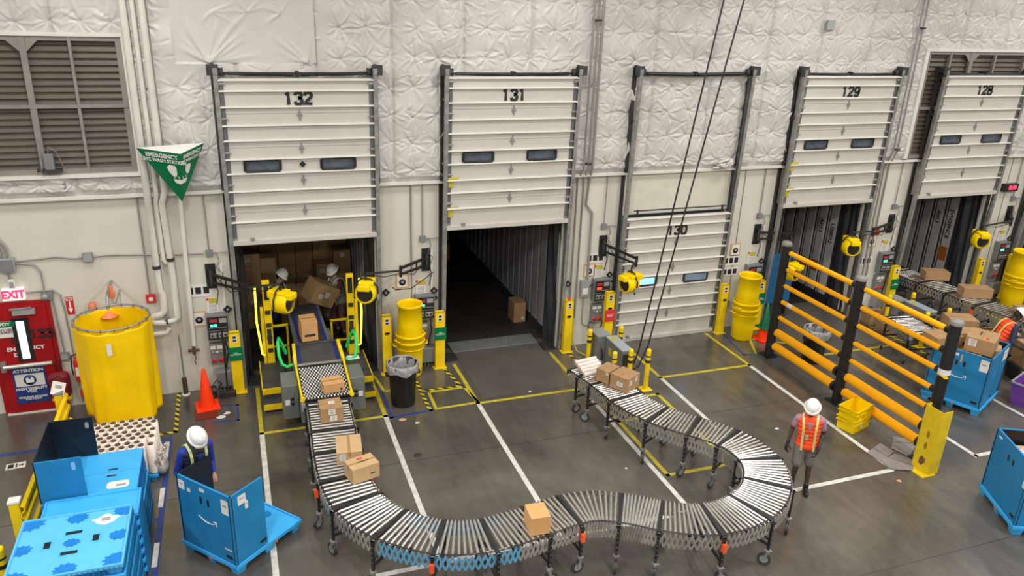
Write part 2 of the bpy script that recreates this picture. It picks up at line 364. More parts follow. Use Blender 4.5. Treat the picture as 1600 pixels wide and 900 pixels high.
trim(MB().bx(14.1, 14.2, -.16, -.02, 4.0, 6.495).bx(14.1, 17.45, -.165, -.02, 6.5, 6.56).bx(17.35, 17.45, -.16, -.02, 4.0, 6.495), Mwhite)
# vertical joints of the lower wall
for x in (2.03, 9.74, 13.86, 17.95): trim(MB().bx(x-.012, x+.012, -.006, .0, .0, 3.9), Mlouf)
# louvres
def louvre(n, x0, x1, z0, z1, bars, mid, lab):
    t = thing('window_%d' % n, None, None, ((x0+x1)/2, -.05, z0)); struct(t)
    m = MB()
    N_ = int((z1-z0)/.105)
    for i in range(N_):
        z = z0+.06+(z1-z0-.08)*i/N_
        m.add([(x0, -.055, z), (x1, -.055, z), (x1, -.012, z+.115), (x0, -.012, z+.115)], [(0,1,2,3)]); m.bx(x0, x1, -.075, -.05, z-.004, z+.004)
    m.build('louvre_blades', Mlouv, t, world=True)
    f = MB().bx(x0, x1, -.13, -.02, z0, z0+.09).bx(x0, x1, -.13, -.02, z1-.07, z1).bx(x0, x0+.09, -.128, -.02, z0+.091, z1-.071).bx(x1-.09, x1, -.128, -.02, z0+.091, z1-.071)
    f.build('window_frame', Mlouf, t, world=True)
    for b_, wd in bars:
        g = MB().bx(b_-wd/2, b_+wd/2, -.14, -.075, z0, z1)
        if wd > .08: g.prism([(-.22, 0), (.22, 0), (0, -.22)], wallM(b_, -.12, z1-.07), .01)
        g.build('mullion', Mlouf, t, world=True)
    if mid: MB().bx(x0, x1, -.145, -.075, mid-.03, mid+.03).build('transom', Mlouf, t, world=True)
louvre(1, -6.4, -2.72, 4.36, 6.56, [(-4.13, .09), (-3.47, .045), (-5.5, .045)], 5.47, '')
louvre(2, 14.2, 17.35, 4.0, 6.5, [(14.9, .05), (15.55, .1), (16.3, .05)], 5.2, '')
t = thing('louvre_actuator', 'small grey motor with a lever at the foot of the big brown louvre', 'motor', (-4.02, -.2, 4.42))
MB().bx(-.07, .07, -.05, .05, .04, .30).build('body', Mgrey, t, bevel=.01)
MB().bx(-.12, .16, -.06, .05, 0, .05).cyl((-.16, 0, .03), (-.2, 0, .03), .03).build('base', Mdark, t)
MB().tube([(0, -.02, .3), (.02, -.03, .42), (.12, -.02, .34), (.2, 0, .05)], .008, 6).build('hose', Mgrey, t)
MB().beam((-.12, 0, .05), (-.12, .0, .55), .02, .02).build('lever', Mgalv, t)
# floor tape
def tape(pts, m, wd=.075, z=.0015, closed=False):
    mb = MB()
    P = [Vector((*p, z)) for p in pts]
    for a, b_ in zip(P, P[1:]+([P[0]] if closed else [])):
        d = (b_-a).normalized()*wd/2; mb.beam(a-d, b_+d, wd, .003)
    return trim(mb, m)
for k in range(5):
    l, r = 4*k-1.12, 4*k+1.08
    ymax = {0: -9.5, 1: -6.1, 2: -6.1, 3: -6.2, 4: -7}[k]
    tape([(l, -.25), (l, -1.97), (r, -1.97), (r, -.25)], Mytape, .075)
    tape([(l, -2.05), (l, ymax)], Mwtape, .085); tape([(r, -2.05), (r, {0: -6.1, 1: -6.1, 2: -6.1, 3: -7.2, 4: -8}[k])], Mwtape, .085)
tape([(-1.1, -6.13), (9.02, -6.13)], Mwtape, .085, z=.0025); tape([(10.9, -6.2), (13.1, -6.25)], Mwtape, .085)
tape([(5.22, -2.6), (5.22, -5.16), (6.46, -5.17), (6.46, -2.6)], Mytape, closed=True); tape([(5.22, -3.35), (5.75, -3.35)], Mytape)
tape([(2.05, -1.96), (2.9, -1.94), (2.80, -1.28), (2.07, -1.28)], Mytape, .06, closed=True)
tape([(1.93, -.6), (1.93, -1.92)], Mhaz, .07); tape([(2.0, -1.2), (2.78, -1.2)], Mhaz, .06); tape([(2.62, -.35), (2.74, -1.15)], Mhaz, .07)
tape([(1.19, -.98), (1.18, -2.05), (1.95, -1.99), (1.95, -1.1)], Mbtape, .07, z=.001)
tape([(1.16, -.35), (1.24, -1.02), (1.75, -1.0)], Mytape, .06)
tape([(-2.55, -.05), (-2.55, -1.5), (-3.25, -1.53)], Mhaz, .07)
tape([(-2.63, -1.68), (-2.68, -8.5)], Mbtape, .085, z=.001)
for y0, y1 in ((-1.85, -2.35), (-3.24, -3.68), (-4.6, -5.05), (-6.1, -6.5)): tape([(-2.665, y0), (-2.67, y1)], Mwtape, .07, z=.004)
for y in (-1.72, -2.72, -4.02): tape([(-3.3, y), (-2.72, y)], Mbtape, .07, z=.001)
tape([(-9, -1.5), (-4.45, -1.5)], Mbtape, .09); tape([(-5.62, -.6), (-5.62, -1.5)], Mbtape, .09)
tape([(-1.80, -.75), (-1.5, -.8), (-1.5, -1.38), (-1.95, -1.34)], Mbtape, .05)
tape([(9.5, -.25), (9.28, -1.5), (9.6, -1.56)], Mbtape, .06); tape([(9.56, -1.56), (9.95, -.75), (10.6, -1.2)], Mytape, .06)
tape([(5.45, -.35), (5.55, -1.2)], Mhaz, .06); tape([(13.4, -1.0), (13.5, -2.9)], Mhaz, .12); tape([(13.9, -1.2), (14.0, -2.6)], Mhaz, .1)
tape([(10.9, -1.0), (13.0, -1.0)], Mytape, .06)
for (x, y) in ((-4.93, -1.9),):
    s_ = tag(MB().bx(-.14, .14, -.09, .09, 0, .003).build('floor_sticker', Mpaper, loc=(x, y, .001), rot=(0, 0, .1)), 'white arrow sticker on the floor behind the yellow guard rail', 'sticker')
    MB().bx(-.11, -.03, -.06, .06, .003, .004).bx(.0, .02, -.06, .06, .003, .004).prism([(.04, -.012), (.08, -.012), (.08, -.04), (.125, 0), (.08, .04), (.08, .012), (.04, .012)], Matrix.Translation((0, 0, .003)), .001).build('printing', Mprint, s_)
# concrete saw joints
for y in (-3.55, ): trim(MB().bx(-9, 30, y-.006, y+.006, 0, .0008), Mdark)
trim(MB().bx(-9, 30, -8.1, -8.088, 0, .0008), Mdark)
# ceiling lamps
for i, (x, y, z) in enumerate(LAMPS):
    t = thing('high_bay_lamp', 'rectangular high bay lamp under the ceiling', 'lamp', (x, y, z), 0, 'high bay lamps under the ceiling')
    MB().bx(-.29, .29, -.79, .79, 0, .1).build('housing', Mwhite, t, bevel=.01)
    MB().cyl((0, -.5, .1), (0, -.5, ZC-z), .01, n=6).cyl((0, .5, .1), (0, .5, ZC-z), .01, n=6).build('hanger', Mgalv, t)
# ------------------------------------------------------------------ dock doors
RIBS = [.03, .42, .74, .99, 1.31, 1.57, 1.90, 2.16, 2.48, 2.75, 2.93]
def track_y(z): return -.09-.215*(z/6.1)
def dock_door(k, z0):
    num = BAYS[k]; lab = {0: 'white sectional dock door numbered 132 raised over two loaders', 1: 'white sectional dock door numbered 131 raised over an empty trailer', 2: 'white sectional dock door numbered 130 lowered to the floor', 3: 'white sectional dock door numbered 129 raised behind the amber barrier', 4: 'white sectional dock door numbered 128 raised in front of the louvre', 5: 'white sectional dock door beyond door 128, cut off by the frame'}[k]
    t = thing('dock_door', lab, 'door', (4*k, 0, 0), 0, 'dock doors along the wall'); W_ = 1.29
    a = atan2(.215, 6.1); R = Matrix.Rotation(a, 3, 'X')
    def P(x, y, z): return Vector((x, track_y(z)+y, z))
    edges = [0, .59, 1.18, 1.77, 2.36, 2.96]
    for i in range(5):
        m = MB(); zc = z0+(edges[i]+edges[i+1])/2; h = edges[i+1]-edges[i]-.006
        if i == 2:                                            # the section with two vision lights
            zb, zt = z0+1.34-.0, z0+1.55
            m.box(P(0, 0, (z0+edges[2]+zb)/2), (2*W_, .04, zb-(z0+edges[2])), R); m.box(P(0, 0, (zt+z0+edges[3])/2), (2*W_, .04, z0+edges[3]-zt-.006), R)
            for xa, xb in ((-W_, -.98), (-.40, .34), (.93, W_)): m.box(P((xa+xb)/2, 0, (zb+zt)/2), (xb-xa, .04, zt-zb), R)
        else: m.box(P(0, 0, zc), (2*W_, .04, h), R)
        m.build('door_section', Mdoor, t)
    for i, r in enumerate(RIBS):
        o = MB().box(P(0, -.045, z0+r), (2*W_+.03, .055, .026 if i else .09), R).build('rib', Mrib if i else Mdoor, t, bevel=.004)
    for cx in (-.69, .635):
        fr = MB(); zc = z0+1.445; w2, h2 = .305, .105
        pts = [(w2*sx-sx*.03*(q == 0), h2*sz-sz*.03*(q == 1)) for sx, sz, q in ((-1, -1, 0), (1, -1, 0), (1, -1, 1), (1, 1, 1), (1, 1, 0), (-1, 1, 0), (-1, 1, 1), (-1, -1, 1))]
        fr.tube([P(cx+x, -.035, zc+z) for x, z in pts], .024, 6, closed=True); f = fr.build('window_frame', Mblack, t)
        MB().box(P(cx, .0, zc), (.60, .006, .23), R).build('pane', Mglass if k == 2 else Mglassd, f)
    for dz in (.59, 1.16, 1.74, 2.33):
        m = MB().prism([(-.035, 0), (0, -.11), (.035, 0), (0, .11)], Matrix.Translation(P(0, -.024, z0+dz)) @ wallM(0, 0, 0), .012)
        m.prism([(-.05, -.01), (.05, -.01), (.05, .01), (-.05, .01)], Matrix.Translation(P(0, -.030, z0+dz)) @ wallM(0, 0, 0), .012); m.build('lift_handle', Mlouf, t)
    if k == 0: MB().prism([(-.06, 0), (0, -.06), (.06, 0), (0, .06)], Matrix.Translation(P(0, -.03, z0+1.45)) @ wallM(0, 0, 0), .01).build('diamond_plate', Mblack, t)
    if k in (1, 3):
        for dz, w_ in ((.95, .12), (.35, .12)): MB().box(P(-1.23, -.03, z0+dz), (.1, .01, .2), R).box(P(-1.12, -.03, z0+dz+.08), (.1, .01, .04), R).build('tape_patch', Mytape, t)
    if k < 5: digits(num, .245, Matrix.Translation(P(0, -.024, z0+2.615)) @ Matrix.Rotation(pi/2, 4, 'X'), Mprint, t, 'door_number')
    for s_ in (-1, 1): MB().box(P(s_*(W_-.03), -.024, z0+1.48), (.07, .012, 2.92), R).build('end_stile', mat('end_stile_steel', (.14, .145, .15), .45, .3), t)
    # roller brackets, tracks, wall angle, counterbalance shaft
    m = MB()
    for s_ in (-1, 1):
        for r in RIBS[1::2]: m.box(P(s_*(W_-.02), -.035, z0+r+.12), (.09, .02, .05), R).cyl(P(s_*(W_-.09), -.05, z0+r+.12), P(s_*(W_+.07), -.05, z0+r+.12), .012, n=6)
        m.box(P(s_*(W_-.03), -.03, z0+.06), (.07, .03, .12), R)
    m.build('roller_brackets', Mgalv, t)
    MB().beam((-1.0, track_y(z0+.06)-.06, z0+.09), (-.93, track_y(z0+.06)-.06, z0+.09), .05, .05).build('lock_lug', Mlouf, t)
    for s_ in (-1, 1):
        x = s_*1.37
        m = MB(); top = 6.1
        m.beam(P(x, -.03, 0), P(x, -.03, top), .012, .075, up=(0, 1, 0)); m.beam(P(x-s_*.035, -.065, 0), P(x-s_*.035, -.065, top), .07, .008, up=(0, 1, 0)); m.beam(P(x-s_*.035, .02, 0), P(x-s_*.035, .02, top), .07, .008, up=(0, 1, 0))
        m.build('track', Mgalv, t)
        g = MB().bx(x-s_*.03, x+s_*.04, -.02, -.06, 0, 3.9)
        g.bx(x-.045, x+.045, -.155, -.11, 3.97, 6.12).bx(x-.035, x+.035, -.06, -.03, 3.0, 3.97)
        for z in (4.05, 5.05, 6.0): g.bx(x-.02, x+.02, track_y(z), -.11, z-.025, z+.025)
        g.build('wall_angle', Mdark, t)
        b_ = MB().bx(x-.02, x+.02, -.36, -.04, 5.95, 6.16).bx(x-.09*s_, x+.1*s_, -.37, -.345, 5.98, 6.16)
        b_.build('bearing_plate', Mdark, t)
        MB().lathe([(.03, -.04), (.075, -.04), (.06, 0), (.075, .04), (.03, .04)], n=16).build('cable_drum', Mdark, t, loc=(x-s_*.12, -.25, 6.03), rot=(0, pi/2, 0))
        MB().cyl((x-s_*.05, -.28, 6.0), (x-s_*.06, track_y(z0+.2)+.01, z0+.2), .004, n=5).build('lift_cable', Mdark, t)
    MB().cyl((-1.4, -.22, 6.0), (1.4, -.22, 6.0), .02, n=10).cyl((-1.15, -.22, 6.0), (-.06, -.22, 5.98), .040 if k == 2 else .028, n=12).cyl((.06, -.22, 5.98), (1.15, -.22, 6.0), .040 if k == 2 else .028, n=12).bx(-.03, .03, -.25, -.05, 5.94, 6.04).build('spring_shaft', Mblack, t)
    return t
DZ = {0: 2.97, 1: 3.0, 2: .02, 3: 3.01, 4: 3.02, 5: 3.0}
for k in range(6): dock_door(k, DZ[k])
# clear channel edge strip beside the openings, dock seals, trailers
def dock_surround(k):
    n = BAYS[k]
    t = thing('dock_seal', 'black fabric dock seal curtains inside door opening %s' % n if k < 5 else 'black fabric dock seal in the opening past door 128', 'dock seal', (4*k, .03, 0), 0, 'dock seals in the openings')
    for s_ in (-1, 1):
        m = MB(); n_ = 14; rows = 18; vs = []; fs = []
        for j in range(rows+1):
            z = 3.05*j/rows
            for i in range(n_+1):
                u = i/n_; x = s_*(1.29-.02*u); y = .01+.36*u
                x -= s_*(.025*sin(6*u+z*1.3+k)+.02*sin(13*u-z*2.1)+.10*u*u); vs.append((x, y, z))
        for j in range(rows):
            for i in range(n_): a_ = j*(n_+1)+i; fs.append((a_, a_+1, a_+n_+2, a_+n_+1))
        m.add(vs, fs, 0, True); m.bx(s_*1.17, s_*1.29, .34, .42, 0, 3.04); m.build('side_curtain', Mseal, t)
    m = MB(); vs = []; fs = []
    for j in range(7):
        for i in range(21):
            x = -1.3+2.6*i/20; y = .02+.34*j/6; vs.append((x, y, 3.04-.12*(j/6)-.10*sin(pi*i/20)*(j/6)))
    for j in range(6):
        for i in range(20): a_ = j*21+i; fs.append((a_, a_+1, a_+22, a_+21))
    m.add(vs, fs, 0, True); m.bx(-1.28, 1.28, .35, .42, 2.86, 3.04); m.build('head_curtain', Mseal, t)
    if k == 2:
        MB().bx(-1.36, 1.36, -.02, .02, 0, .06).bx(-1.36, 1.36, -.02, .02, 2.9, 3.02).bx(-1.36, -1.2, -.02, .02, .06, 2.9).bx(1.2, 1.36, -.02, .02, .06, 2.9).build('sky_gap_blocker', Mrubber, t); return  # strips added behind the lowered door to block sky light at its edges
    MB().bx(-1.62, -1.305, .28, .52, -.2, 3.4).build('sky_block_pad', Mseal, t); MB().bx(1.305, 1.62, .28, .52, -.2, 3.4).build('sky_block_pad', Mseal, t); MB().bx(-1.62, 1.62, .28, .52, 2.80, 3.4).build('sky_block_head', Mseal, t)  # pads added around the opening to keep sky light from leaking in
    L_ = {0: 4.0, 1: 7.5, 3: 7, 4: 7, 5: 3}[k]; y0 = .26
    lb = {0: 'dark trailer interior behind door 132 packed with cartons', 1: 'long dark trailer interior behind door 131, nearly empty', 3: 'trailer interior behind door 129 with grey ribbed wall', 4: 'trailer interior behind door 128 with an orange wall patch', 5: 'dark trailer interior beyond door 128'}[k]
    T = thing('trailer', lb, 'trailer', (4*k, y0+.3, 0), 0, 'trailers backed up to the doors')
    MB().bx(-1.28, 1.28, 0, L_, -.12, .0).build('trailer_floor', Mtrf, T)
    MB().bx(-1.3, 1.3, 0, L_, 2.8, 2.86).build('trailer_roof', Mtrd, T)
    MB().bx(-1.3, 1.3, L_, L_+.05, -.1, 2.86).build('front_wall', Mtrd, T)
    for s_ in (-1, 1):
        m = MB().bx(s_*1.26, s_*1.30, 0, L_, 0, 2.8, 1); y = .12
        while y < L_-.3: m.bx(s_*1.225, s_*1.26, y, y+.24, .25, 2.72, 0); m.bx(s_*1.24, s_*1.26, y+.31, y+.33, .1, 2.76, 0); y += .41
        m.bx(s_*1.22, s_*1.26, 0, L_, 0, .22, 1); m.build('side_wall', [Mtrl if k > 1 else mat('trailer_wall_dimmed', (.26, .26, .28), .5), Mtrd], T)  # first two trailers: wall colour darkened to stand in for dim light
        if s_ == 1 and k in (3, 4):
            MB().bx(1.222, 1.225, .53+.0, .80, .75, 1.05).bx(1.222, 1.225, .94, 1.21, .75, 1.0).build('reflector_patch', mat('rust_patch', (.42, .12, .02), .6), T) if k == 3 else MB().bx(1.222, 1.225, .12, .39, .85, 1.25).build('reflector_patch', mat('rust_patch', (.42, .12, .02), .6), T)
            for (yy, s__, zz) in ((.25, 'SVN20NC8' if k == 4 else 'U28012', 1.9), (.66, 'A053', 2.0)):
                M_ = Matrix.Translation((1.22, yy, zz)) @ Matrix(((0,0,-1,0),(0,-1,0,0),(-1,0,0,0),(0,0,0,1)))
                text(s__, .17, M_, Mprint, T, 'stencil', bold=.004)
for k in (0, 1, 2, 3, 4, 5): dock_surround(k)
# leveler plates
for k in (0, 1, 3, 4):
    t = thing('dock_leveler', 'steel dock leveler plate in the floor at door %s' % BAYS[k], 'dock leveler', (4*k, 0, 0), 0, 'dock levelers')
    MB().bx(-.98, .98, -1.8 if k else -1.0, .28, 0, .006).build('deck_plate', Mlev, t); MB().bx(-1.0, 1.0, .30, .80, .0, .03).build('lip', Mmgrey if k == 1 else Mlev, t, bevel=.006)
    MB().bx(-1.26, -1.0, -.1, .25, 0, .05).bx(1.0, 1.26, -.1, .25, 0, .05).build('side_bumper', Mdark, t)
t = thing('cross_bar', 'thin dark bar with small brackets over the lowered door 130', 'bar', (8, -.24, 3.14)); MB().bx(-1.15, 1.15, -.012, .012, -.012, .012).build('bar', Mdark, t); MB().bx(-1.08, -1.05, -.02, .02, -.14, .02).build('bracket', Mdark, t); MB().bx(1.05, 1.08, -.02, .02, -.14, .02).build('bracket', Mdark, t)
p = Wl(1133, 256, -.22); m = MB(); rg_ = random.Random(4)
for i in range(12): q = Vector((rg_.uniform(-.13, .13), rg_.uniform(-.04, .04), rg_.uniform(-.07, .1))); m.ell(q, (rg_.uniform(.06, .11), .05, rg_.uniform(.025, .05)), Matrix.Rotation(rg_.uniform(-.8, .8), 3, 'Y'))
m.ell((-.2, 0, -.08), (.12, .03, .02)); tag(m.build('loose_insulation', Mblank, loc=(p.x, p.y, p.z)), 'bunched torn insulation hanging at the quilt corner above door 130', 'insulation')
# ------------------------------------------------------------------ wall equipment between the doors
def sheet(name, x, z, w_, h, m, label, cat, y=-.006, t_=.006, parent=None, group=None, roll=0, by=0):
    o = MB().bx(-w_/2, w_/2, -t_, 0, -h/2, h/2).build(name, m, loc=(x, y+by, z), rot=(0, roll, 0))
    return tag(o, label, cat, group) if parent is None else o
def child_sheet(par, name, x, z, w_, h, m, y=-.008, label=None):
    o = MB().bx(x-w_/2, x+w_/2, y-.002, y, z-h/2, z+h/2).build(name, m, par)
    if label: o['label'] = label
    return o
def guard(x, y, h, label, sign=None, rz=0, wd=.2, oval=True):     # yellow steel track guard
    t = thing('track_guard', label, 'guard post', (x, y, 0), rz, 'yellow track guards beside the doors')
    MB().bx(-wd/2, wd/2, -.02, .0, .01, h).bx(-wd/2, -wd/2+.012, -.0, .10, .01, h).bx(wd/2-.012, wd/2, .0, .10, .01, h).bx(-wd/2, wd/2, -.02, .1, h-.01, h).build('channel', Myel, t, bevel=.003)
    MB().bx(-wd/2-.04, wd/2+.04, -.07, .11, 0, .012).build('base_plate', Myel, t)
    if oval: MB().lathe([(.055, 0), (.055, .006), (.03, .006), (.03, 0)], n=16, sy=.55).build('bump_ring', Mdark, t, loc=(0, -.021, h-.38), rot=(pi/2, 0, 0))
    c = MB().bx(-.045, .045, -.024, -.02, h-.20, h-.05).build('caution_sticker', Mpaper, t)
    MB().bx(-.03, .03, -.0255, -.024, h-.12, h-.07).bx(-.03, .03, -.0255, -.024, h-.18, h-.14).build('sticker_printing', Mprint, c)
    if sign:
        m_, lines, z = sign
        s_ = MB().bx(-.125, .125, -.045, -.035, z-.14, z+.14).build('sign_board', m_, t, bevel=.004)
        text(lines, .04, Matrix.Translation((0, -.046, z)) @ Matrix.Rotation(pi/2, 4, 'X'), Mwprint, s_, 'lettering')
    return t
GRN = (Mgreen, 'THIS TRAILER\nIS CLEAR', .80)
guard(-1.45, -0.30, 1.27, 'yellow track guard with a green sign beside the broom, door 132', (Mgreen, 'THIS\nCOMPLETE', .84))
guard(1.45, -0.30, 1.3, 'yellow track guard between door 132 and the yellow barrel stack', wd=.18)
guard(2.55, -0.30, 1.27, 'yellow track guard with a green sign beside door 131', (Mgreen, 'THIS\nCOMPLETE', .80))
guard(5.45, -0.30, 1.24, 'yellow track guard with a red cap beside the opening of door 131', wd=.18, oval=True)
guard(6.42, -0.32, 1.34, 'yellow track guard with a red sign beside closed door 130', (Mrprint, 'DO NOT\nENTER', .80))
guard(9.42, -0.30, 1.24, 'plain yellow track guard beside closed door 130, near the barrels', wd=.18)
guard(10.42, -0.30, 1.25, 'yellow track guard with a green sign behind the barrels and green cone', (Mgreen, 'THIS\nCOMPLETE', .80))
guard(14.5, -0.30, 1.27, 'yellow track guard with a green sign beside door 128', (Mgreen, 'THIS\nCOMPLETE', .80))
guard(17.42, -0.30, 1.24, 'yellow track guard on the far side of door 128', wd=.18)
guard(18.55, -0.30, 1.27, 'yellow track guard beside the barrels past door 128')
tag(MB().lathe([(.035, 0), (.025, .06), (0, .07)], (0, 0, 0), 12).build('red_beacon', Mredp, loc=(5.45, -.26, 1.24)), 'small red lamp on top of the guard at door 131', 'lamp')
def wall_cluster(k):
    x = 4*k; d = BAYS[k]; nb = 'beside door %s' % d if k < 5 else 'past door 128'
    # posters
    if k in (0, 2, 3, 4):
        dx = {0: -2.0, 2: -1.88, 3: -2.33, 4: -2.32}[k]; z = {0: 2.06, 2: 2.06, 3: 1.72, 4: 1.38}[k]
        o = sheet('photo_notice', x+dx, z, .44, .24, Mpaper, 'white notice with three small photos on the wall %s' % nb, 'notice', group='photo notices')
        for i in range(3): child_sheet(o, 'photo', -.14+.14*i, .0, .10, .13, Mprint)
        if k == 3:
            o = sheet('photo_notice', x-2.33, 1.44, .44, .2, Mpaper, 'lower white photo notice behind the yellow barrels at door 129', 'notice', group='photo notices')
            for i in range(3): child_sheet(o, 'photo', -.14+.14*i, .0, .10, .12, Mprint)
    wx, wz = {0: (-2.04, 1.49), 1: (-2.16, 1.9), 2: (-2.0, 1.78), 3: (-2.25, 1.98), 4: (-2.2, 1.9)}.get(k, (-2.2, 1.9))
    if k < 5:
        o = sheet('lens_poster', x+wx, wz, .27, .31, Mgold, 'orange bordered poster of a round black dial %s' % nb, 'poster', group='orange bordered posters')
        child_sheet(o, 'poster_sheet', 0, 0, .21, .25, Mpaper, -.007); MB().lathe([(0, .003), (.07, .003), (.07, 0)], n=20).build('dial_picture', Mprint, o, loc=(0, -.0095, -.02), rot=(pi/2, 0, 0)); MB().lathe([(0, .003), (.03, .003), (.03, 0)], n=16).build('dial_centre', Mlprint, o, loc=(0, -.0125, -.02), rot=(pi/2, 0, 0))
    if k == 4: sheet('red_notice', x-2.1, 2.13, .14, .16, Mredp, 'small red notice above the dial poster at door 128', 'notice')
    o = sheet('safety_notice', x-1.78, 1.75, .2, .3, Mpaper, 'white safety notice with a yellow heading above the controls %s' % nb, 'notice', group='safety notices')
    child_sheet(o, 'yellow_heading', .02, .09, .15, .10, Mytape); child_sheet(o, 'red_dot', -.08, .12, .04, .05, Mrprint)
    for i in range(5): child_sheet(o, 'text_line', 0, -.0-.03*i, .14, .01, Mlprint)
    # dock control box
    t = thing('dock_control_box', 'grey dock control box with %s signal lights %s' % ('two red' if k == 2 else 'two green', nb), 'control box', (x-1.72, 0, 1.34), 0, 'dock control boxes')
    MB().bx(-.20, .20, -.16, 0, -.26, .26).build('enclosure', Mgrey, t, bevel=.008)
    MB().bx(-.18, .18, -.166, -.16, -.05, .22).build('face_plate', Mblack, t); MB().bx(-.18, .18, -.165, -.16, -.24, -.07).build('lower_plate', Mprint, t)
    for i, sx in enumerate((-.105, -.04)):
        MB().bx(sx-.024, sx+.024, -.176, -.166, .03, .075).build('signal_light', mat('signal_red', (.9, .05, .02), emit=2.5) if k == 2 else mat('signal_green', (.02, .9, .45), emit=1.6, ecol=(.1, 1, .55)), t)
    MB().bx(-.14, .0, -.172, -.166, .12, .18).build('red_strip', mat('dim_red', (.4, .03, .04), .4), t)
    MB().bx(.03, .16, -.172, -.166, .10, .19).bx(-.16, .16, -.172, -.166, .0, .008).bx(-.15, -.03, -.172, -.166, -.2, -.1).bx(.0, .16, -.172, -.166, -.2, -.1).build('printing', Mlprint, t)
    for i in range(4): MB().lathe([(.022, 0), (.022, .02), (.014, .028), (0, .028)], n=12).build('push_button', Mdark, t, loc=(-.11+.075*i, -.165, -.15), rot=(pi/2, 0, 0))
    # lower motor panel
    t = thing('motor_panel', 'grey panel of round red and white push buttons under the controls %s' % nb, 'control box', (x-1.78, 0, .78), 0, 'push button panels')
    MB().bx(-.13, .13, -.12, 0, -.21, .21).build('enclosure', Mgrey, t, bevel=.006)
    for i, (bx_, bz, m_) in enumerate(((-.07, .14, Mpaper), (.05, .14, Mpaper), (-.07, .04, Mlprint), (.0, .04, Mpaper), (.07, .04, Mlprint), (-.06, -.13, Mrprint), (.06, -.13, Mrprint))):
        if i < 2: MB().bx(bx_-.05, bx_+.05, -.125, -.12, bz-.035, bz+.035).build('label_plate', m_, t)
        else:
            b_ = MB().lathe([(.045 if i > 4 else .025, 0), (.045 if i > 4 else .025, .012), (0, .012)], n=14).build('push_button', m_, t, loc=(bx_, -.12, bz), rot=(pi/2, 0, 0))
    # grey junction box low on the wall
    if k != 2:
        t = thing('junction_cabinet', 'low grey steel cabinet with conduits near the floor %s' % nb, 'cabinet', (x-1.68, 0, .28), 0, 'low grey cabinets')
        MB().bx(-.17, .17, -.22, -.01, -.16, .16).build('enclosure', Mgreyl, t, bevel=.006); MB().bx(-.15, .15, -.226, -.22, -.14, .14).build('cover', Mgrey, t)
        m = MB()
        for i in range(4): m.cyl((-.11+.07*i, -.12, -.16), (-.11+.07*i, -.12, -.28), .016, n=8)
        m.build('conduit_stubs', Mcond, t)
    # small square conduit box + drop conduit
    t = thing('conduit_drop', 'thin conduit dropping to a small square box %s' % nb, 'conduit', (x-1.74, -.002, 2.78), 0, 'conduit drops')
    MB().cyl((0, -.03, .06), (0, -.03, 1.12), .012, n=8).cyl((.06, -.03, 0), (.32, -.03, 0), .010, n=8).build('conduit', Mcond, t); MB().bx(-.06, .06, -.07, 0, -.06, .06).build('box', Mgrey, t, bevel=.004)
    MB().tube([(.12, -.03, .0), (.16, -.06, -.15), (.10, -.05, -.28), (.2, -.05, -.4), (.14, -.05, -.6)], .009, 6).build('cable_loop', Mgrey, t)
    t = tag(MB().bx(-.02, .02, -.05, 0, -.55, .55).build('cable_duct', Mwhite, loc=(x-1.56, 0, 1.98)), 'slim white cable duct on the wall %s' % nb, 'cable duct', 'slim white cable ducts')
    for i, (dx, dz) in enumerate(((-1.52, 1.66),)+(((-1.52, 1.50),) if k in (1, 2, 3) else ())):
        t = thing('diamond_marker', ('upper black diamond marker %s' if not i else 'lower black diamond marker %s') % nb, 'marker', (x+dx, -.06, dz), 0, 'black diamond markers')
        MB().prism([(-.085, 0), (0, -.085), (.085, 0), (0, .085)], wallM(0, 0, 0), .02).build('plate', Mblack, t); MB().prism([(-.03, 0), (0, -.03), (.03, 0), (0, .03)], wallM(0, -.021, 0), .004).build('centre', Mlprint, t)
        MB().bx(-.01, .01, 0, .06, -.01, .01).build('bracket', Mdark, t)
    o = MB().tube([(x-1.56, -.05, 1.45), (x-1.62, -.16, 1.05), (x-1.58, -.1, .8), (x-1.66, -.12, .45)], .014, 6).build('control_cable', Mblack)
    tag(o, 'black cable hanging from the controls %s' % nb, 'cable', 'black control cables')
for k in range(6): wall_cluster(k)
for x, z, l in ((1.49, 1.71, 'single black diamond marker between door 132 and the barrels'), (5.48, 1.53, 'single black diamond marker over the red capped guard at door 131'), (9.42, 1.5, 'single black diamond marker beside closed door 130')):
    t = thing('diamond_marker', l, 'marker', (x, -.06, z), 0, 'black diamond markers')
    MB().prism([(-.085, 0), (0, -.085), (.085, 0), (0, .085)], wallM(0, 0, 0), .02).build('plate', Mblack, t); MB().prism([(-.03, 0), (0, -.03), (.03, 0), (0, .03)], wallM(0, -.021, 0), .004).build('centre', Mlprint, t); MB().bx(-.01, .01, 0, .06, -.01, .01).build('bracket', Mdark, t)
t = thing('disconnect_switch', 'grey disconnect switch box left of the red lit controls at door 130'.replace('left of', 'next to'), 'switch box', (5.89, 0, 1.39))
MB().bx(-.1, .1, -.12, 0, -.19, .19).build('enclosure', Mgreyl, t, bevel=.006); MB().bx(-.06, .06, -.125, -.12, -.12, .02).build('label_plate', Mpaper, t); MB().beam((.11, -.1, .02), (.14, -.14, .12), .03, .02).build('switch_lever', Mdark, t)
MB().tube([(0, -.04, -.19), (0, -.04, -.75), (.02, -.04, -.86), (.1, -.04, -.92), (.2, -.04, -.93)], .012, 6).build('conduit', Mcond, t)
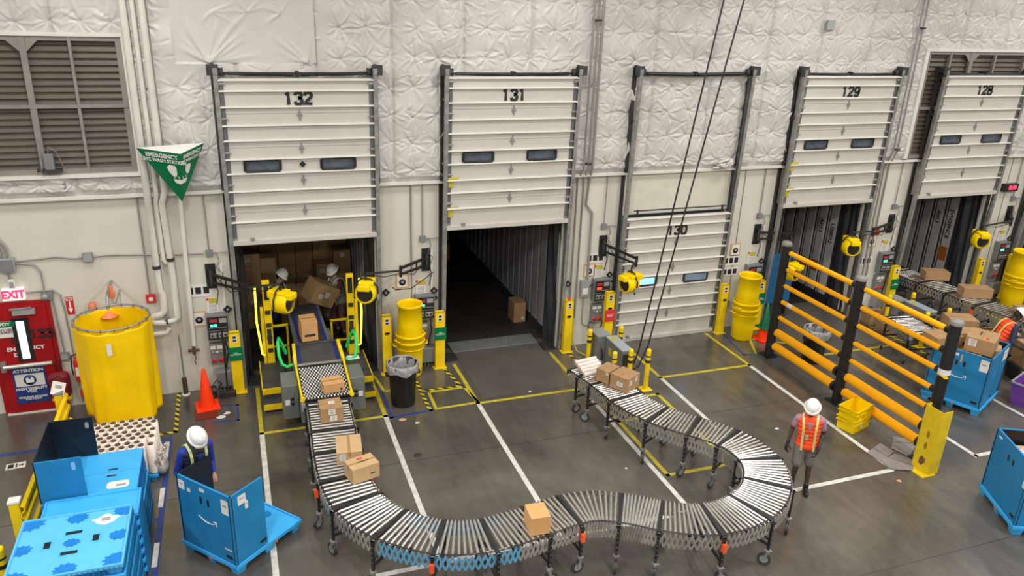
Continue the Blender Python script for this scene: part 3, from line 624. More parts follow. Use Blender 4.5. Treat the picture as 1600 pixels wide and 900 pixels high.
for (x, z, l) in ((6.12, .46, 'small grey outlet box by the red signed guard'), (5.62, .62, 'small grey outlet box low beside the red capped guard'), (9.72, .62, 'small grey outlet box low on the wall near the yellow barrels')):
    t = thing('outlet_box', l, 'outlet box', (x, 0, z)); MB().bx(-.05, .05, -.07, 0, -.08, .08).build('box', Mgrey, t, bevel=.004); MB().bx(-.03, .03, -.076, -.07, -.05, .05).build('cover', Mgreyl, t)
    MB().cyl((0, -.04, -.08), (0, -.04, -.4), .012, n=8).build('conduit', Mcond, t)
# conduit runs
def run(name, pts, r, m, label, cat='conduit', clamps=(), group=None):
    t = thing(name, label, cat, pts[0], 0, group); q = [tuple(Vector(p)-Vector(pts[0])) for p in pts]
    MB().tube(q, r, 8).build('pipe', m, t)
    for c in clamps:
        c = Vector(c)-Vector(pts[0]); MB().bx(c.x-.06, c.x+.06, c.y-.03, c.y+.06, c.z-.02, c.z+.02).build('clamp', Mdark, t)
    return t
for i, (xa, r) in enumerate(((5.60, .022), (5.70, .022), (5.79, .028))):
    run('riser_conduit', [(xa, -.22, 8.2), (xa, -.22, 4.1), (xa-.04*(1-i), -.05, 3.85)]+([(xa-.04*(1-i), -.05, .7)] if i < 2 else [(xa, -.05, 3.3), (xa+.16, -.05, 3.1), (xa+.16, -.05, 1.6)]), r, Mcond, ['first', 'middle', 'thickest'][i]+' of three steel conduits rising between doors 131 and 130', clamps=[(xa, -.22, 4.2), (xa, -.22, 7.0)] if i == 1 else ())
for i, xa in enumerate((13.66, 13.78)):
    run('riser_conduit', [(xa, -.22, 8.2), (xa, -.22, 4.2), (xa, -.05, 3.8), (xa, -.05, 1.0)], .018, Mcond, ['first', 'second'][i]+' of two conduits rising between doors 129 and 128', clamps=[(xa, -.22, 4.25), (xa, -.22, 7.0)] if i else ())
run('sprinkler_line', [(2.03, -.03, 3.9), (2.03, -.03, 2.1)], .012, Mcond, 'thin conduit down the joint between doors 132 and 131')
run('alarm_conduit', [(-2.82, -.03, 3.9), (-2.82, -.03, 2.08)], .016, Mcond, 'grey conduit dropping to the red fire alarm pull box')
t = thing('alarm_pull_box', 'small square red fire alarm box on the wall above the white pipes', 'fire alarm', (-2.81, 0, 1.99)); MB().bx(-.08, .08, -.06, 0, -.08, .08).build('box', Mredp, t, bevel=.006); MB().bx(-.035, .035, -.066, -.06, -.035, .035).build('plate', Mpaper, t)
run('wall_conduit', [(-4.9, -.03, 2.86), (-4.2, -.03, 2.9), (-3.95, -.03, 2.85), (-3.4, -.03, 2.87), (-2.3, -.03, 2.80), (-1.85, -.03, 2.78)], .014, Mcond, 'long grey conduit running across the wall above the exit door')
t = thing('pull_box', 'square grey junction box in the middle of the long wall conduit', 'junction box', (-3.72, 0, 2.86)); MB().bx(-.08, .08, -.08, 0, -.08, .08).build('box', Mgrey, t, bevel=.006); MB().bx(-.07, .07, -.085, -.08, -.07, .07).build('cover', Mgreyl, t)
t = thing('pull_box', 'large grey junction box where three conduits meet above the exit sign', 'junction box', (-4.96, -.005, 2.83)); MB().bx(-.13, .13, -.12, 0, -.12, .12).build('box', Mgreyl, t, bevel=.006); MB().bx(-.11, .11, -.126, -.12, -.10, .10).build('cover', Mgrey, t)
for i in range(3): MB().tube([(-.08+.07*i, -.05, .12), (-.1+.07*i, -.05, .3), (-.25+.05*i, -.05, .5+.06*i), (-.6, -.05, .62+.06*i)], .02, 8).build('conduit', Mcond, t)
MB().tube([(.0, -.04, -.12), (.0, -.04, -.28)], .018, 8).build('conduit', Mcond, t)
t = thing('camera_box', 'small white box over the illuminated exit sign', 'box', (-4.94, 0, 2.47)); MB().bx(-.05, .05, -.08, 0, -.09, .09).build('box', Mwhite, t, bevel=.008); MB().bx(-.03, .03, -.086, -.08, -.05, .05).build('cover', Mgreyl, t)
run('door_conduit', [(-4.84, -.03, 2.84), (-4.55, -.03, 2.78), (-4.48, -.03, 2.65), (-4.48, -.03, 2.25)], .014, Mcond, 'curved conduit from the junction box to the door buzzer')
run('door_conduit', [(-4.8, -.03, 2.29), (-4.35, -.03, 2.31), (-4.25, -.03, 2.2), (-4.22, -.03, 1.9), (-4.2, -.03, .05)], .014, Mcond, 'conduit looping from the exit sign down the wall by the extinguisher')
run('door_conduit', [(-4.38, -.03, 2.18), (-4.35, -.03, 1.1)], .014, Mcond, 'short conduit beside the frame of the red exit door')
t = thing('door_buzzer', 'round grey buzzer box at the top corner of the red door', 'buzzer', (-4.45, 0, 2.2)); MB().bx(-.09, .09, -.07, 0, -.07, .07).build('box', Mgrey, t, bevel=.006); MB().lathe([(.05, 0), (.05, .03), (.03, .045), (0, .045)], n=16).build('horn', Mgreyl, t, loc=(-.03, -.07, 0), rot=(pi/2, 0, 0))
t = thing('outlet_box', 'grey outlet box beside the panic bar of the red door', 'outlet box', (-4.35, 0, 1.02)); MB().bx(-.07, .07, -.07, 0, -.07, .07).build('box', Mgrey, t, bevel=.004); MB().bx(-.05, .05, -.075, -.07, -.05, .05).build('cover', Mgreyl, t)
# insulated white pipes
def white_pipe(pts, r, label, joints=()):
    t = thing('insulated_pipe', label, 'pipe', pts[0], 0, 'white insulated pipes'); o = Vector(pts[0])
    m = MB().tube([Vector(p)-o for p in pts], r, 12)
    m.build('pipe', Mpipe, t)
    for j in joints:
        j = Vector(j)-o; MB().cyl(j-Vector((0,0,.03)), j+Vector((0,0,.03)), r+.012, n=12).build('coupling', Mdark, t)
    return t
white_pipe([(-2.62, -.26, 8.2), (-2.62, -.26, 4.0), (-2.64, -.14, 3.8), (-2.64, -.14, 2.2), (-2.60, -.14, 2.1), (-2.60, -.14, 1.78), (-2.66, -.14, 1.70), (-2.80, -.14, 1.68), (-2.84, -.14, 1.62), (-2.80, -.14, 1.55), (-2.60, -.14, 1.53)], .06, 'white insulated pipe ending in an S bend over the yellow curtain', [(-2.64, -.14, 2.62)])
white_pipe([(-2.34, -.26, 8.2), (-2.34, -.26, 4.0), (-2.42, -.14, 3.8), (-2.39, -.14, 2.4), (-2.39, -.14, 1.62), (-2.46, -.14, 1.56), (-2.56, -.14, 1.55)], .055, 'white insulated pipe with a valve at its foot, nearer the door 132 controls', [(-2.39, -.14, 2.75)])
white_pipe([(-2.48, -.24, 8.2), (-2.48, -.24, 4.0), (-2.515, -.12, 3.8), (-2.515, -.12, 2.75), (-2.47, -.12, 2.68)], .042, 'thinner white pipe between the two thick ones')
white_pipe([(-2.12, -.12, 3.9), (-2.18, -.10, 1.0)], .042, 'slim white pipe ending in a drain valve over the standpipe')
white_pipe([(-2.56, -.14, 1.42), (-2.6, -.14, 1.34), (-2.85, -.14, 1.32), (-3.1, -.14, 1.33), (-3.4, -.14, 1.34)], .045, 'short level white pipe running behind the yellow curtain')
t = thing('pipe_valve', 'small brass and black valve between the two white pipes', 'valve', (-2.57, -.15, 1.55)); MB().cyl((-.09, 0, 0), (.09, 0, 0), .04, n=10).build('body', Mdark, t); MB().cyl((0, 0, .0), (0, 0, .1), .012, n=8).lathe([(.0, .1), (.045, .1), (.045, .115), (0, .115)], n=14).build('handwheel', Mgalv, t)
t = thing('drain_valve', 'brown drain valve with a hanging chain at the end of the slim pipe', 'valve', (-2.19, -.10, .88)); MB().cyl((0, 0, .14), (0, 0, -.06), .03, n=10).cyl((-.1, 0, .02), (.1, 0, .02), .03, n=8).build('body', mat('rusty_iron', (.10, .06, .045), .7, .3, var=.3), t); MB().tube([(0, 0, -.06), (.02, 0, -.14), (-.01, 0, -.22), (.02, 0, -.27)], .008, 6).build('chain', Mdark, t)
t = thing('floor_standpipe', 'thin steel standpipe rising from a brown sleeve at the wall', 'pipe', (-2.42, -.12, 0)); MB().cyl((0, 0, .3), (0, 0, 1.25), .014, n=8).build('rod', Mgalv, t); MB().cyl((0, 0, 0), (0, 0, .36), .045, n=12).build('sleeve', mat('rusty_iron', (.1, .06, .045)), t); MB().lathe([(.08, 0), (.08, .02), (.05, .03)], n=16).build('collar', Mpipe, t)
# fan arms with yellow air movers
def fan(t, loc, yaw, pitch=0):
    f = bpy.data.objects.new('air_mover', None); COL.objects.link(f); f.parent = t; f.location = loc; f.rotation_euler = (pitch, 0, yaw)
    f['label'] = 'yellow plastic air mover fan with a black grille'
    m = MB().lathe([(0, -.10), (.135, -.11), (.15, -.19), (.185, -.17), (.20, -.10), (.20, .02), (.175, .12), (.12, .17), (0, .18)], n=24)
    m.v = [(x, z, y) for x, y, z in m.v]; m.f = [tuple(reversed(q)) for q in m.f]
    m.box((.02, .05, .16), (.26, .34, .13)); m.box((.0, -.20, .15), (.22, .14, .11))
    m.build('housing', Myelp, f, bevel=.03)
    g = MB().lathe([(.142, -.150), (.135, -.125), (0, -.115)], n=20); g.v = [(x, z, y) for x, y, z in g.v]; g.f = [tuple(reversed(q)) for q in g.f]
    g.build('intake', Mblack, f)
    r_ = MB()
    for rr in (.05, .09, .13): r_.tube([(cos(a)*rr, -.195, sin(a)*rr) for a in np.linspace(0, 2*pi, 17)[:-1]], .004, 5, closed=True)
    for a in range(6): r_.cyl((0, -.195, 0), (cos(a*pi/3)*.14, -.195, sin(a*pi/3)*.14), .004, n=5)
    r_.build('grille', Mdark, f)
    MB().tube([(0, .0, .27), (.10, .0, .25), (.215, 0, .10), (.22, 0, -.08), (.15, 0, -.2)], .017, 6).tube([(0, .03, .27), (-.10, .03, .25), (-.215, .03, .1), (-.22, .03, -.08)], .017, 6).cyl((0, 0, .24), (0, 0, .36), .02, n=8).build('yoke', Mblack, f)
    MB().box((.225, 0, -.08), (.03, .12, .10)).build('switch_box', Mgreyl, f, bevel=.004)
def fan_arm(x, label, elbow, fanp, yaw, fz=None):
    t = thing('wall_fan', label, 'fan', (x, 0, 2.33), 0, 'yellow fans on folding wall brackets')
    MB().bx(-.09, .09, -.03, 0, -.24, .24).build('wall_plate', Mblack, t); MB().cyl((0, -.08, -.15), (0, -.08, .15), .03, n=10).bx(-.03, .03, -.08, -.03, -.05, .05).build('hinge', Mdark, t)
    e, f_ = Vector(elbow), Vector(fanp)
    b0 = Vector((0, -.08, .06))
    MB().beam(b0, e+Vector((0,0,.05)), .04, .05).beam(b0-Vector((0,0,.16)), e-Vector((0,0,.07)), .04, .04).cyl(e-Vector((0,0,.13)), e+Vector((0,0,.1)), .03, n=10).beam(b0*.6+e*.4+Vector((0,0,.05)), b0*.6+e*.4-Vector((0,0,.12)), .03, .03).build('inner_arm', Mblack, t)
    top = f_+Vector((0,0,.36))
    MB().beam(e, top, .035, .035).build('outer_arm', Mdark, t)
    MB().tube([b0+Vector((.02,0,.05)), (b0+e)/2+Vector((0,0,-.22)), e+Vector((0,0,-.05)), (e+top)/2+Vector((0,0,-.1)), top], .009, 6).tube([b0, b0+Vector((.1, 0, -.35)), b0+Vector((.05, 0, -.6))], .009, 6).build('power_cable', Mblack, t)
    fan(t, f_, yaw)
    return t
fan_arm(-1.75, 'black folding arm with a yellow fan over the opening of door 132, controls side', (.62, -.42, -.14), (1.17, -1.0, -.26), radians(55))
fan_arm(2.33, 'black folding arm with a yellow fan over the opening of door 132, barrel side', (-.62, -.5, -.02), (-1.37, -.95, -.22), radians(-20))
fan_arm(6.28, 'black arm with a yellow fan in front of closed door 130', (.4, -.85, -.1), (.27, -.9, -.58), radians(-75))
fan_arm(10.28, 'black arm with a yellow fan hidden behind the amber barrier at door 129', (.75, -.3, .0), (.30, -1.0, -.62), radians(20))
fan_arm(14.27, 'black arm reaching over door 129 with a yellow fan', (-.9, -.4, -.03), (-2.05, -.95, -.17), radians(-15))
fan_arm(18.28, 'black arm with a yellow fan over the far edge of door 128', (-.6, -.6, .02), (-1.95, -.9, -.30), radians(-20))
# exit door 133
t = thing('door_1', None, None, (-4.94, 0, 0)); struct(t)
MB().bx(-5.44, -4.43, -.06, 0, 0, 2.14).build('door_frame', Mred, t, world=True, bevel=.004)
lf = MB().bx(-5.36, -4.5, -.085, -.06, .02, 2.07).build('door_leaf', Mred, t, world=True, bevel=.004)
MB().bx(-5.06, -4.80, -.10, -.085, 1.03, 1.85).build('window_frame', Mblack, t, world=True); MB().bx(-4.99, -4.87, -.104, -.10, 1.08, 1.80).build('pane', Mday, t, world=True)
MB().bx(-5.0, -4.66, -.16, -.085, 1.93, 2.02).beam((-5.04, -.14, 2.04), (-4.7, -.14, 2.05), .03, .02).build('door_closer', Mgreyl, t, world=True)
MB().bx(-5.34, -5.26, -.17, -.085, .88, 1.06).build('latch_case', Mgalv, t, world=True); MB().cyl((-5.3, -.16, .97), (-4.54, -.16, .98), .035, n=12).build('panic_bar', mat('satin_bar', (.62, .60, .56), .3, .5), t, world=True)
digits('133', .18, wallM(-4.63, -.088, 1.53), Mprint, t, 'door_number', world=True)
digits('1', .18, wallM(-5.09, -.088, 1.46), Mprint, t, 'door_number', world=True)
text('EM       NCY', .10, wallM(-4.92, -.088, 1.27), Mwprint, t, 'lettering', bold=.002, world=True, squash=1.1); text('EX        ', .10, wallM(-4.95, -.088, 1.16), Mwprint, t, 'lettering', bold=.002, world=True)
MB().bx(-5.4, -4.45, -.12, .0, .0, .02).build('threshold', Mwhite, t, world=True)
o = sheet('safety_sign', -5.2, 1.66, .36, .30, Mpaper, 'green topped white safety sign on the red door beside its window', 'sign', by=-.085); child_sheet(o, 'green_band', 0, .10, .36, .10, Mgreen); text('SAFETY', .07, wallM(0, -.012, .1), Mwprint, o, bold=.002); text('SAFETY VEST\nREQUIRED', .055, wallM(0, -.008, -.03), Mprint, o, bold=.001)
o = sheet('attention_sign', -4.95, .56, .52, .72, mat('sign_blue', (.01, .04, .20), .45), 'blue sign on the red door reading attention, high visibility vest', 'sign', by=-.085)
child_sheet(o, 'white_field', 0, .10, .46, .24, Mpaper); text('ATTENTION', .085, wallM(0, -.012, .285), Mwprint, o, bold=.003)
MB().lathe([(0, .003), (.10, .003), (.10, 0)], n=24).build('blue_disc', mat('sign_blue', (.01, .04, .20)), o, loc=(0, -.012, .10), rot=(pi/2, 0, 0))
MB().prism([(-.06, -.05), (.06, -.05), (.065, .03), (.03, .06), (.015, .02), (-.015, .02), (-.03, .06), (-.065, .03)], wallM(0, -.0155, .10), .002).build('vest_symbol', Mwprint, o)
text('HIGH VISIBILITY\nVEST', .07, wallM(0, -.012, -.10), Mwprint, o, bold=.002); text('REQUIRED BEYOND\nTHIS POINT', .05, wallM(0, -.012, -.26), Mwprint, o, bold=.001)
t = thing('exit_sign', 'illuminated white exit sign with red letters over the red door', 'exit sign', (-4.945, -.02, 2.29)); MB().bx(-.17, .17, -.07, .02, -.11, .11).build('housing', mat('exit_face', (.8, .72, .7), emit=.35, ecol=(1, .8, .78)), t, bevel=.008)
text('EXIT', .19, wallM(0, -.072, 0), mat('exit_red', (.9, .03, .12), emit=1.0, ecol=(1, .03, .12)), t, bold=.008, squash=.9)
o = sheet('fire_arrow_sign', -4.13, 1.98, .12, .34, Mredp, 'small red fire extinguisher sign with a white arrow', 'sign'); child_sheet(o, 'white_heading', 0, .125, .10, .06, Mwprint); text('FIRE', .045, wallM(0, -.0105, .125), Mrprint, o, bold=.002)
MB().prism([(-.012, .08), (.012, .08), (.012, -.06), (.04, -.06), (0, -.14), (-.04, -.06), (-.012, -.06)], wallM(0, -.008, 0), .002).build('arrow', Mwprint, o)
t = thing('fire_extinguisher', 'red fire extinguisher on the wall behind the yellow curtain', 'fire extinguisher', (-4.14, -.12, .55)); MB().lathe([(0, 0), (.08, 0), (.085, .03), (.085, .38), (.06, .45), (.025, .48), (0, .48)], n=20).build('cylinder', Mredp, t); MB().cyl((0, 0, .48), (0, 0, .54), .02, n=8).beam((-.02, 0, .54), (.08, -.02, .58), .02, .015).build('valve_head', Mblack, t); MB().tube([(-.02, 0, .52), (-.1, 0, .5), (-.12, 0, .3), (-.11, 0, .12)], .012, 6).build('hose', Mblack, t); MB().bx(-.05, .05, -.088, -.083, .12, .3).build('label', Mpaper, t)
MB().bx(-.04, .04, .08, .12, .2, .26).build('bracket', Mdark, t)
t = thing('backpack', 'dark red backpack hanging between the red door and the extinguisher', 'backpack', (-4.48, -.16, .28))
MB().bx(-.17, .17, -.10, .10, .0, .50).build('bag', Mredbag, t, bevel=.085); MB().bx(-.13, .13, -.16, -.08, .04, .27).build('front_pocket', Mredbag, t, bevel=.035); MB().tube([(-.16, -.085, .12), (-.17, -.09, .36), (0, -.105, .47), (.17, -.09, .36), (.16, -.085, .12)], .008, 5).build('zip', Mblack, t); MB().tube([(-.03, .05, .5), (-.05, .08, .64), (.0, .1, .74), (.04, .08, .62), (.03, .05, .5)], .012, 6).build('strap', Mblack, t); MB().bx(-.15, .16, -.105, .05, -.03, .02).build('trim_band', Myelw, t, bevel=.012)
t = thing('floor_box', 'small red box on a stand pipe at the wall by the yellow curtain', 'box', (-4.12, -.06, .0)); MB().bx(-.08, .08, -.05, .05, .2, .31).build('box', Mredp, t, bevel=.004); MB().cyl((.02, 0, 0), (.02, 0, .2), .014, n=8).build('pipe', Mcond, t)
# hanging eye wash sign: three-sided
t = thing('eyewash_sign', 'green three sided hanging sign reading emergency eye wash station', 'sign', (-2.12, -.55, 4.0))
A, B_, C2, D = Vector((-.56, .10, .83)), Vector((.50, .24, .86)), Vector((.14, -.38, .80)), Vector((.06, 0, -.10))
mm = MB(); mm.add([A, C2, D], [(0, 2, 1)]); mm.add([C2, B_, D], [(0, 2, 1)]); mm.add([A, B_, D], [(0, 1, 2)]); fb = mm.build('panels', Mgreen, t); so = fb.modifiers.new('s', 'SOLIDIFY'); so.thickness = .006
MB().add([A, B_, C2], [(0, 2, 1)]).build('top_panel', Mwprint, t)
MB().tube([A, C2, B_], .005, 5).build('edge', Mwprint, t)
def face_frame(p, q, d, u, v):
    xa = (q-p).normalized(); n = (q-p).cross(d-p).normalized();
    if n.y > 0: n = -n
    ya = n.cross(xa); o_ = p.lerp(q, u)+ya*(-v); return Matrix(((xa.x, ya.x, n.x, o_.x), (xa.y, ya.y, n.y, o_.y), (xa.z, ya.z, n.z, o_.z), (0,0,0,1))) @ Matrix.Translation((0, 0, .006))
for (p, q, lo) in ((A, C2, ''), (C2, B_, 'b')):
    L_ = (q-p).length; s_ = L_/.75
    u1 = .53 if not lo else .47
    text('EMERGENCY', .095*s_, face_frame(p, q, D, u1+.02, .09), Mwprint, t, 'lettering', bold=.002); text('EYE WASH STATION', .078*s_, face_frame(p, q, D, u1+.065, .18), Mwprint, t, 'lettering', bold=.0015)
    M_ = face_frame(p, q, D, .70 if not lo else .36, .35)
    pm = MB(); pm.prism([(s_*x_, s_*y_) for x_, y_ in ((.07, .09), (-.02, .10), (-.075, .06), (-.06, -.02), (-.01, -.085), (.05, -.09), (.075, -.03), (.085, .05))][::-1], M_, .002); M2 = face_frame(p, q, D, .77 if not lo else .27, .54)
    pm.prism([(-.075*s_, .035), (.085*s_, .035), (.07*s_, -.025), (.03*s_, -.05), (-.03*s_, -.045), (-.06*s_, -.015)][::-1], M2, .002); pm.prism([(-.05, .05), (-.035, .05), (-.045, .095), (-.06, .095)], M2, .002); pm.prism([(.035, .05), (.05, .05), (.04, .095), (.025, .095)], M2, .002)
    pm.build('eyewash_symbol', Mwprint, t)
MB().cyl(A.lerp(B_, .35), (A.lerp(B_, .35).x, .4, 1.4), .004, n=5).cyl(A.lerp(B_, .85), (A.lerp(B_, .85).x-.1, .4, 1.6), .004, n=5).build('hanging_wire', Mwhite, t)
# emergency shower behind a round yellow curtain
t = thing('shower_curtain', 'large round yellow vinyl curtain hanging from a steel hoop', 'curtain', (-3.3, -1.32, .35)); r0 = .57
MB().tube([(cos(a)*r0, sin(a)*r0, 1.85) for a in np.linspace(0, 2*pi, 49)[:-1]], .017, 8, closed=True).build('hoop', Mgalv, t)
MB().tube([(cos(a)*r0, sin(a)*r0, 1.85) for a in (pi/2, )]+[(0, .9, 1.85), (0, 1.3, 1.85)], .015, 8).build('hoop_bracket', Mgalv, t)
n_ = 160; rows = 26; vs = []; fs = []
for j in range(rows+1):
    v = j/rows
    for i in range(n_):
        a = 2*pi*i/n_; am = .010+.028*v
        r = r0+.010+am*sin(6*a+1.4*sin(2*a)+v*.9)+.25*am*sin(17*a+2*v)+.012*v*sin(4*a+3*v)-.035*v
        sag = (.035*abs(sin(6*a)) if j == 0 else 0); zb = .05*sin(2*a+.6)*v
        vs.append((cos(a)*r, sin(a)*r, 1.82-sag*1.0-v*1.72+zb))
for j in range(rows):
    for i in range(n_): fs.append((j*n_+i, j*n_+(i+1)%n_, (j+1)*n_+(i+1)%n_, (j+1)*n_+i))
c_ = MB().add(vs, fs, 0, True).build('curtain', Mvinyl, t); so = c_.modifiers.new('s', 'SOLIDIFY'); so.thickness = .004
for i in range(18): a = 2*pi*i/18; MB().tube([(cos(a)*r0+.022*cos(b_)*cos(a), sin(a)*r0+.022*cos(b_)*sin(a), 1.84+.028*sin(b_)) for b_ in np.linspace(0, 2*pi, 9)[:-1]], .004, 4, closed=True).build('curtain_ring', Mdark, t)
MB().bx(-.04, .03, -.60-.028, -.60-.02, 1.44, 1.64).build('tag', Mpaper, t)
t = thing('emergency_shower', 'orange emergency shower head on a bent pipe above the yellow curtain', 'shower', (-3.42, -.0, 2.0))
MB().tube([(0, 0, .38), (0, -.35, .38), (0, -.55, .36), (0, -.7, .30), (0, -.75, .12)], .025, 8).build('pipe', Mgalv, t)
MB().lathe([(0, .10), (.035, .09), (.05, .06), (.14, .02), (.15, 0), (0, -.01)], (0, -.75, 0), 24).build('shower_head', mat('shower_orange', (.75, .20, .08), .4), t)
MB().cyl((.05, -.5, .36), (.05, -.5, .46), .03, n=10).bx(.0, .1, -.53, -.47, .24, .36).build('ball_valve', mat('shower_orange', (.75, .2, .08)), t); MB().cyl((.08, -.62, .3), (.09, -.66, -.45), .006, n=6).build('pull_rod', Mgalv, t)
t = thing('eyewash_station', 'eyewash bowl with orange dust covers on the wall by the fire arrow', 'eyewash', (-3.72, 0, 1.78))
MB().lathe([(0, -.04), (.09, -.02), (.13, .03), (.12, .03), (.08, .0), (0, -.02)], (0, -.2, 0), 20).cyl((0, 0, -.02), (0, -.1, -.02), .03, n=8).build('bowl', Mgalv, t); MB().ell((-.05, -.2, .06), (.05, .05, .04)).ell((.05, -.2, .06), (.05, .05, .04)).build('dust_cover', mat('shower_orange', (.75, .2, .08)), t)
MB().lathe([(0, .09), (.05, .08), (.07, 0), (.07, -.05)], (-.05, -.1, .17), 14).build('signal_lamp', mat('shower_orange', (.75, .2, .08)), t)
# red number display and high sensor
t = thing('red_display', 'small black display with red digits high on the wall past door 128', 'display', (18.0, 0, 3.1)); MB().bx(-.24, .24, -.12, 0, -.1, .1).build('case', Mblack, t, bevel=.005); text('8:10', .15, wallM(.03, -.124, 0), mat('led_red', (1, .03, .08), emit=2.5), t, 'digits', bold=.006)
sheet('grey_sensor', 11.25, 7.02, .2, .2, Mgreyl, 'small grey square sensor high on the quilted wall', 'sensor', y=-.14, t_=.05)
sheet('grey_patch', -3.93, 4.16, .16, .14, Mgrey, 'grey square patch on the quilt under the big brown louvre', 'patch', y=-.13, t_=.02)
# wall broom beside door 132
t = thing('push_broom', 'black push broom standing at the wall behind the orange cone', 'broom', (-1.66, -.42, 0)); MB().cyl((0, .0, .1), (.0, .28, 1.45), .014, n=8).build('handle', Mblack, t); MB().bx(-.15, .15, -.04, .04, .05, .12).build('head', Mdark, t, bevel=.01); MB().bx(-.15, .15, -.05, .05, 0, .06).build('bristles', Mrubber, t)
# overhead black cables dropping to the cabinets by door 130
def hang_cable(p, q, label, sag):
    p, q = Vector(p), Vector(q); pts = [p.lerp(q, u)+Vector((0, 0, -sag*4*u*(1-u))) for u in np.linspace(0, 1, 14)]
    return pts
pts = hang_cable((7.63, -2.0, 9.95), (6.20, -2.12, .75), '', .05)+[(6.12, -2.12, .5), (6.0, -2.11, .4)]
tag(MB().tube(pts, .016, 6).build('power_drop', Mblack), 'black power cable dropping from the ceiling, nearer door 131', 'cable', 'hanging power cables')
pts = hang_cable((8.15, -2.0, 9.95), (6.42, -2.10, .85), '', -.05)+[(6.22, -2.14, .42), (6.03, -2.11, .32)]
tag(MB().tube(pts, .016, 6).build('power_drop', Mblack), 'black power cable dropping from the ceiling, nearer door 129', 'cable', 'hanging power cables')
run('air_hose', [(5.60, -.10, 1.05), (5.63, -.14, .6), (5.60, -.22, .25), (5.66, -.4, .04), (5.82, -.75, .02), (5.95, -.95, .02)], .018, Mytape, 'yellow air hose trailing from the wall guard at door 131 onto the floor', 'hose')
run('fan_cord', [(1.46, -.95, 2.15), (1.6, -.5, 1.92), (1.95, -.3, 1.84), (2.25, -.2, 1.98), (2.45, -.15, 2.1)], .01, Mblack, 'thin black cord sagging behind the yellow barrels from the fan', 'cord')
t = thing('blower', 'small black floor blower beside the broom at the wall', 'blower', (-1.92, -.30, 0)); MB().cyl((-.06, 0, .10), (.06, 0, .10), .10, n=18).bx(-.05, .05, -.2, 0, .0, .09).build('housing', Mblack, t, bevel=.008); MB().tube([(0, .02, .2), (.08, .05, .3), (.16, .05, .22), (.1, .05, .1)], .012, 6).build('handle', Mdark, t)
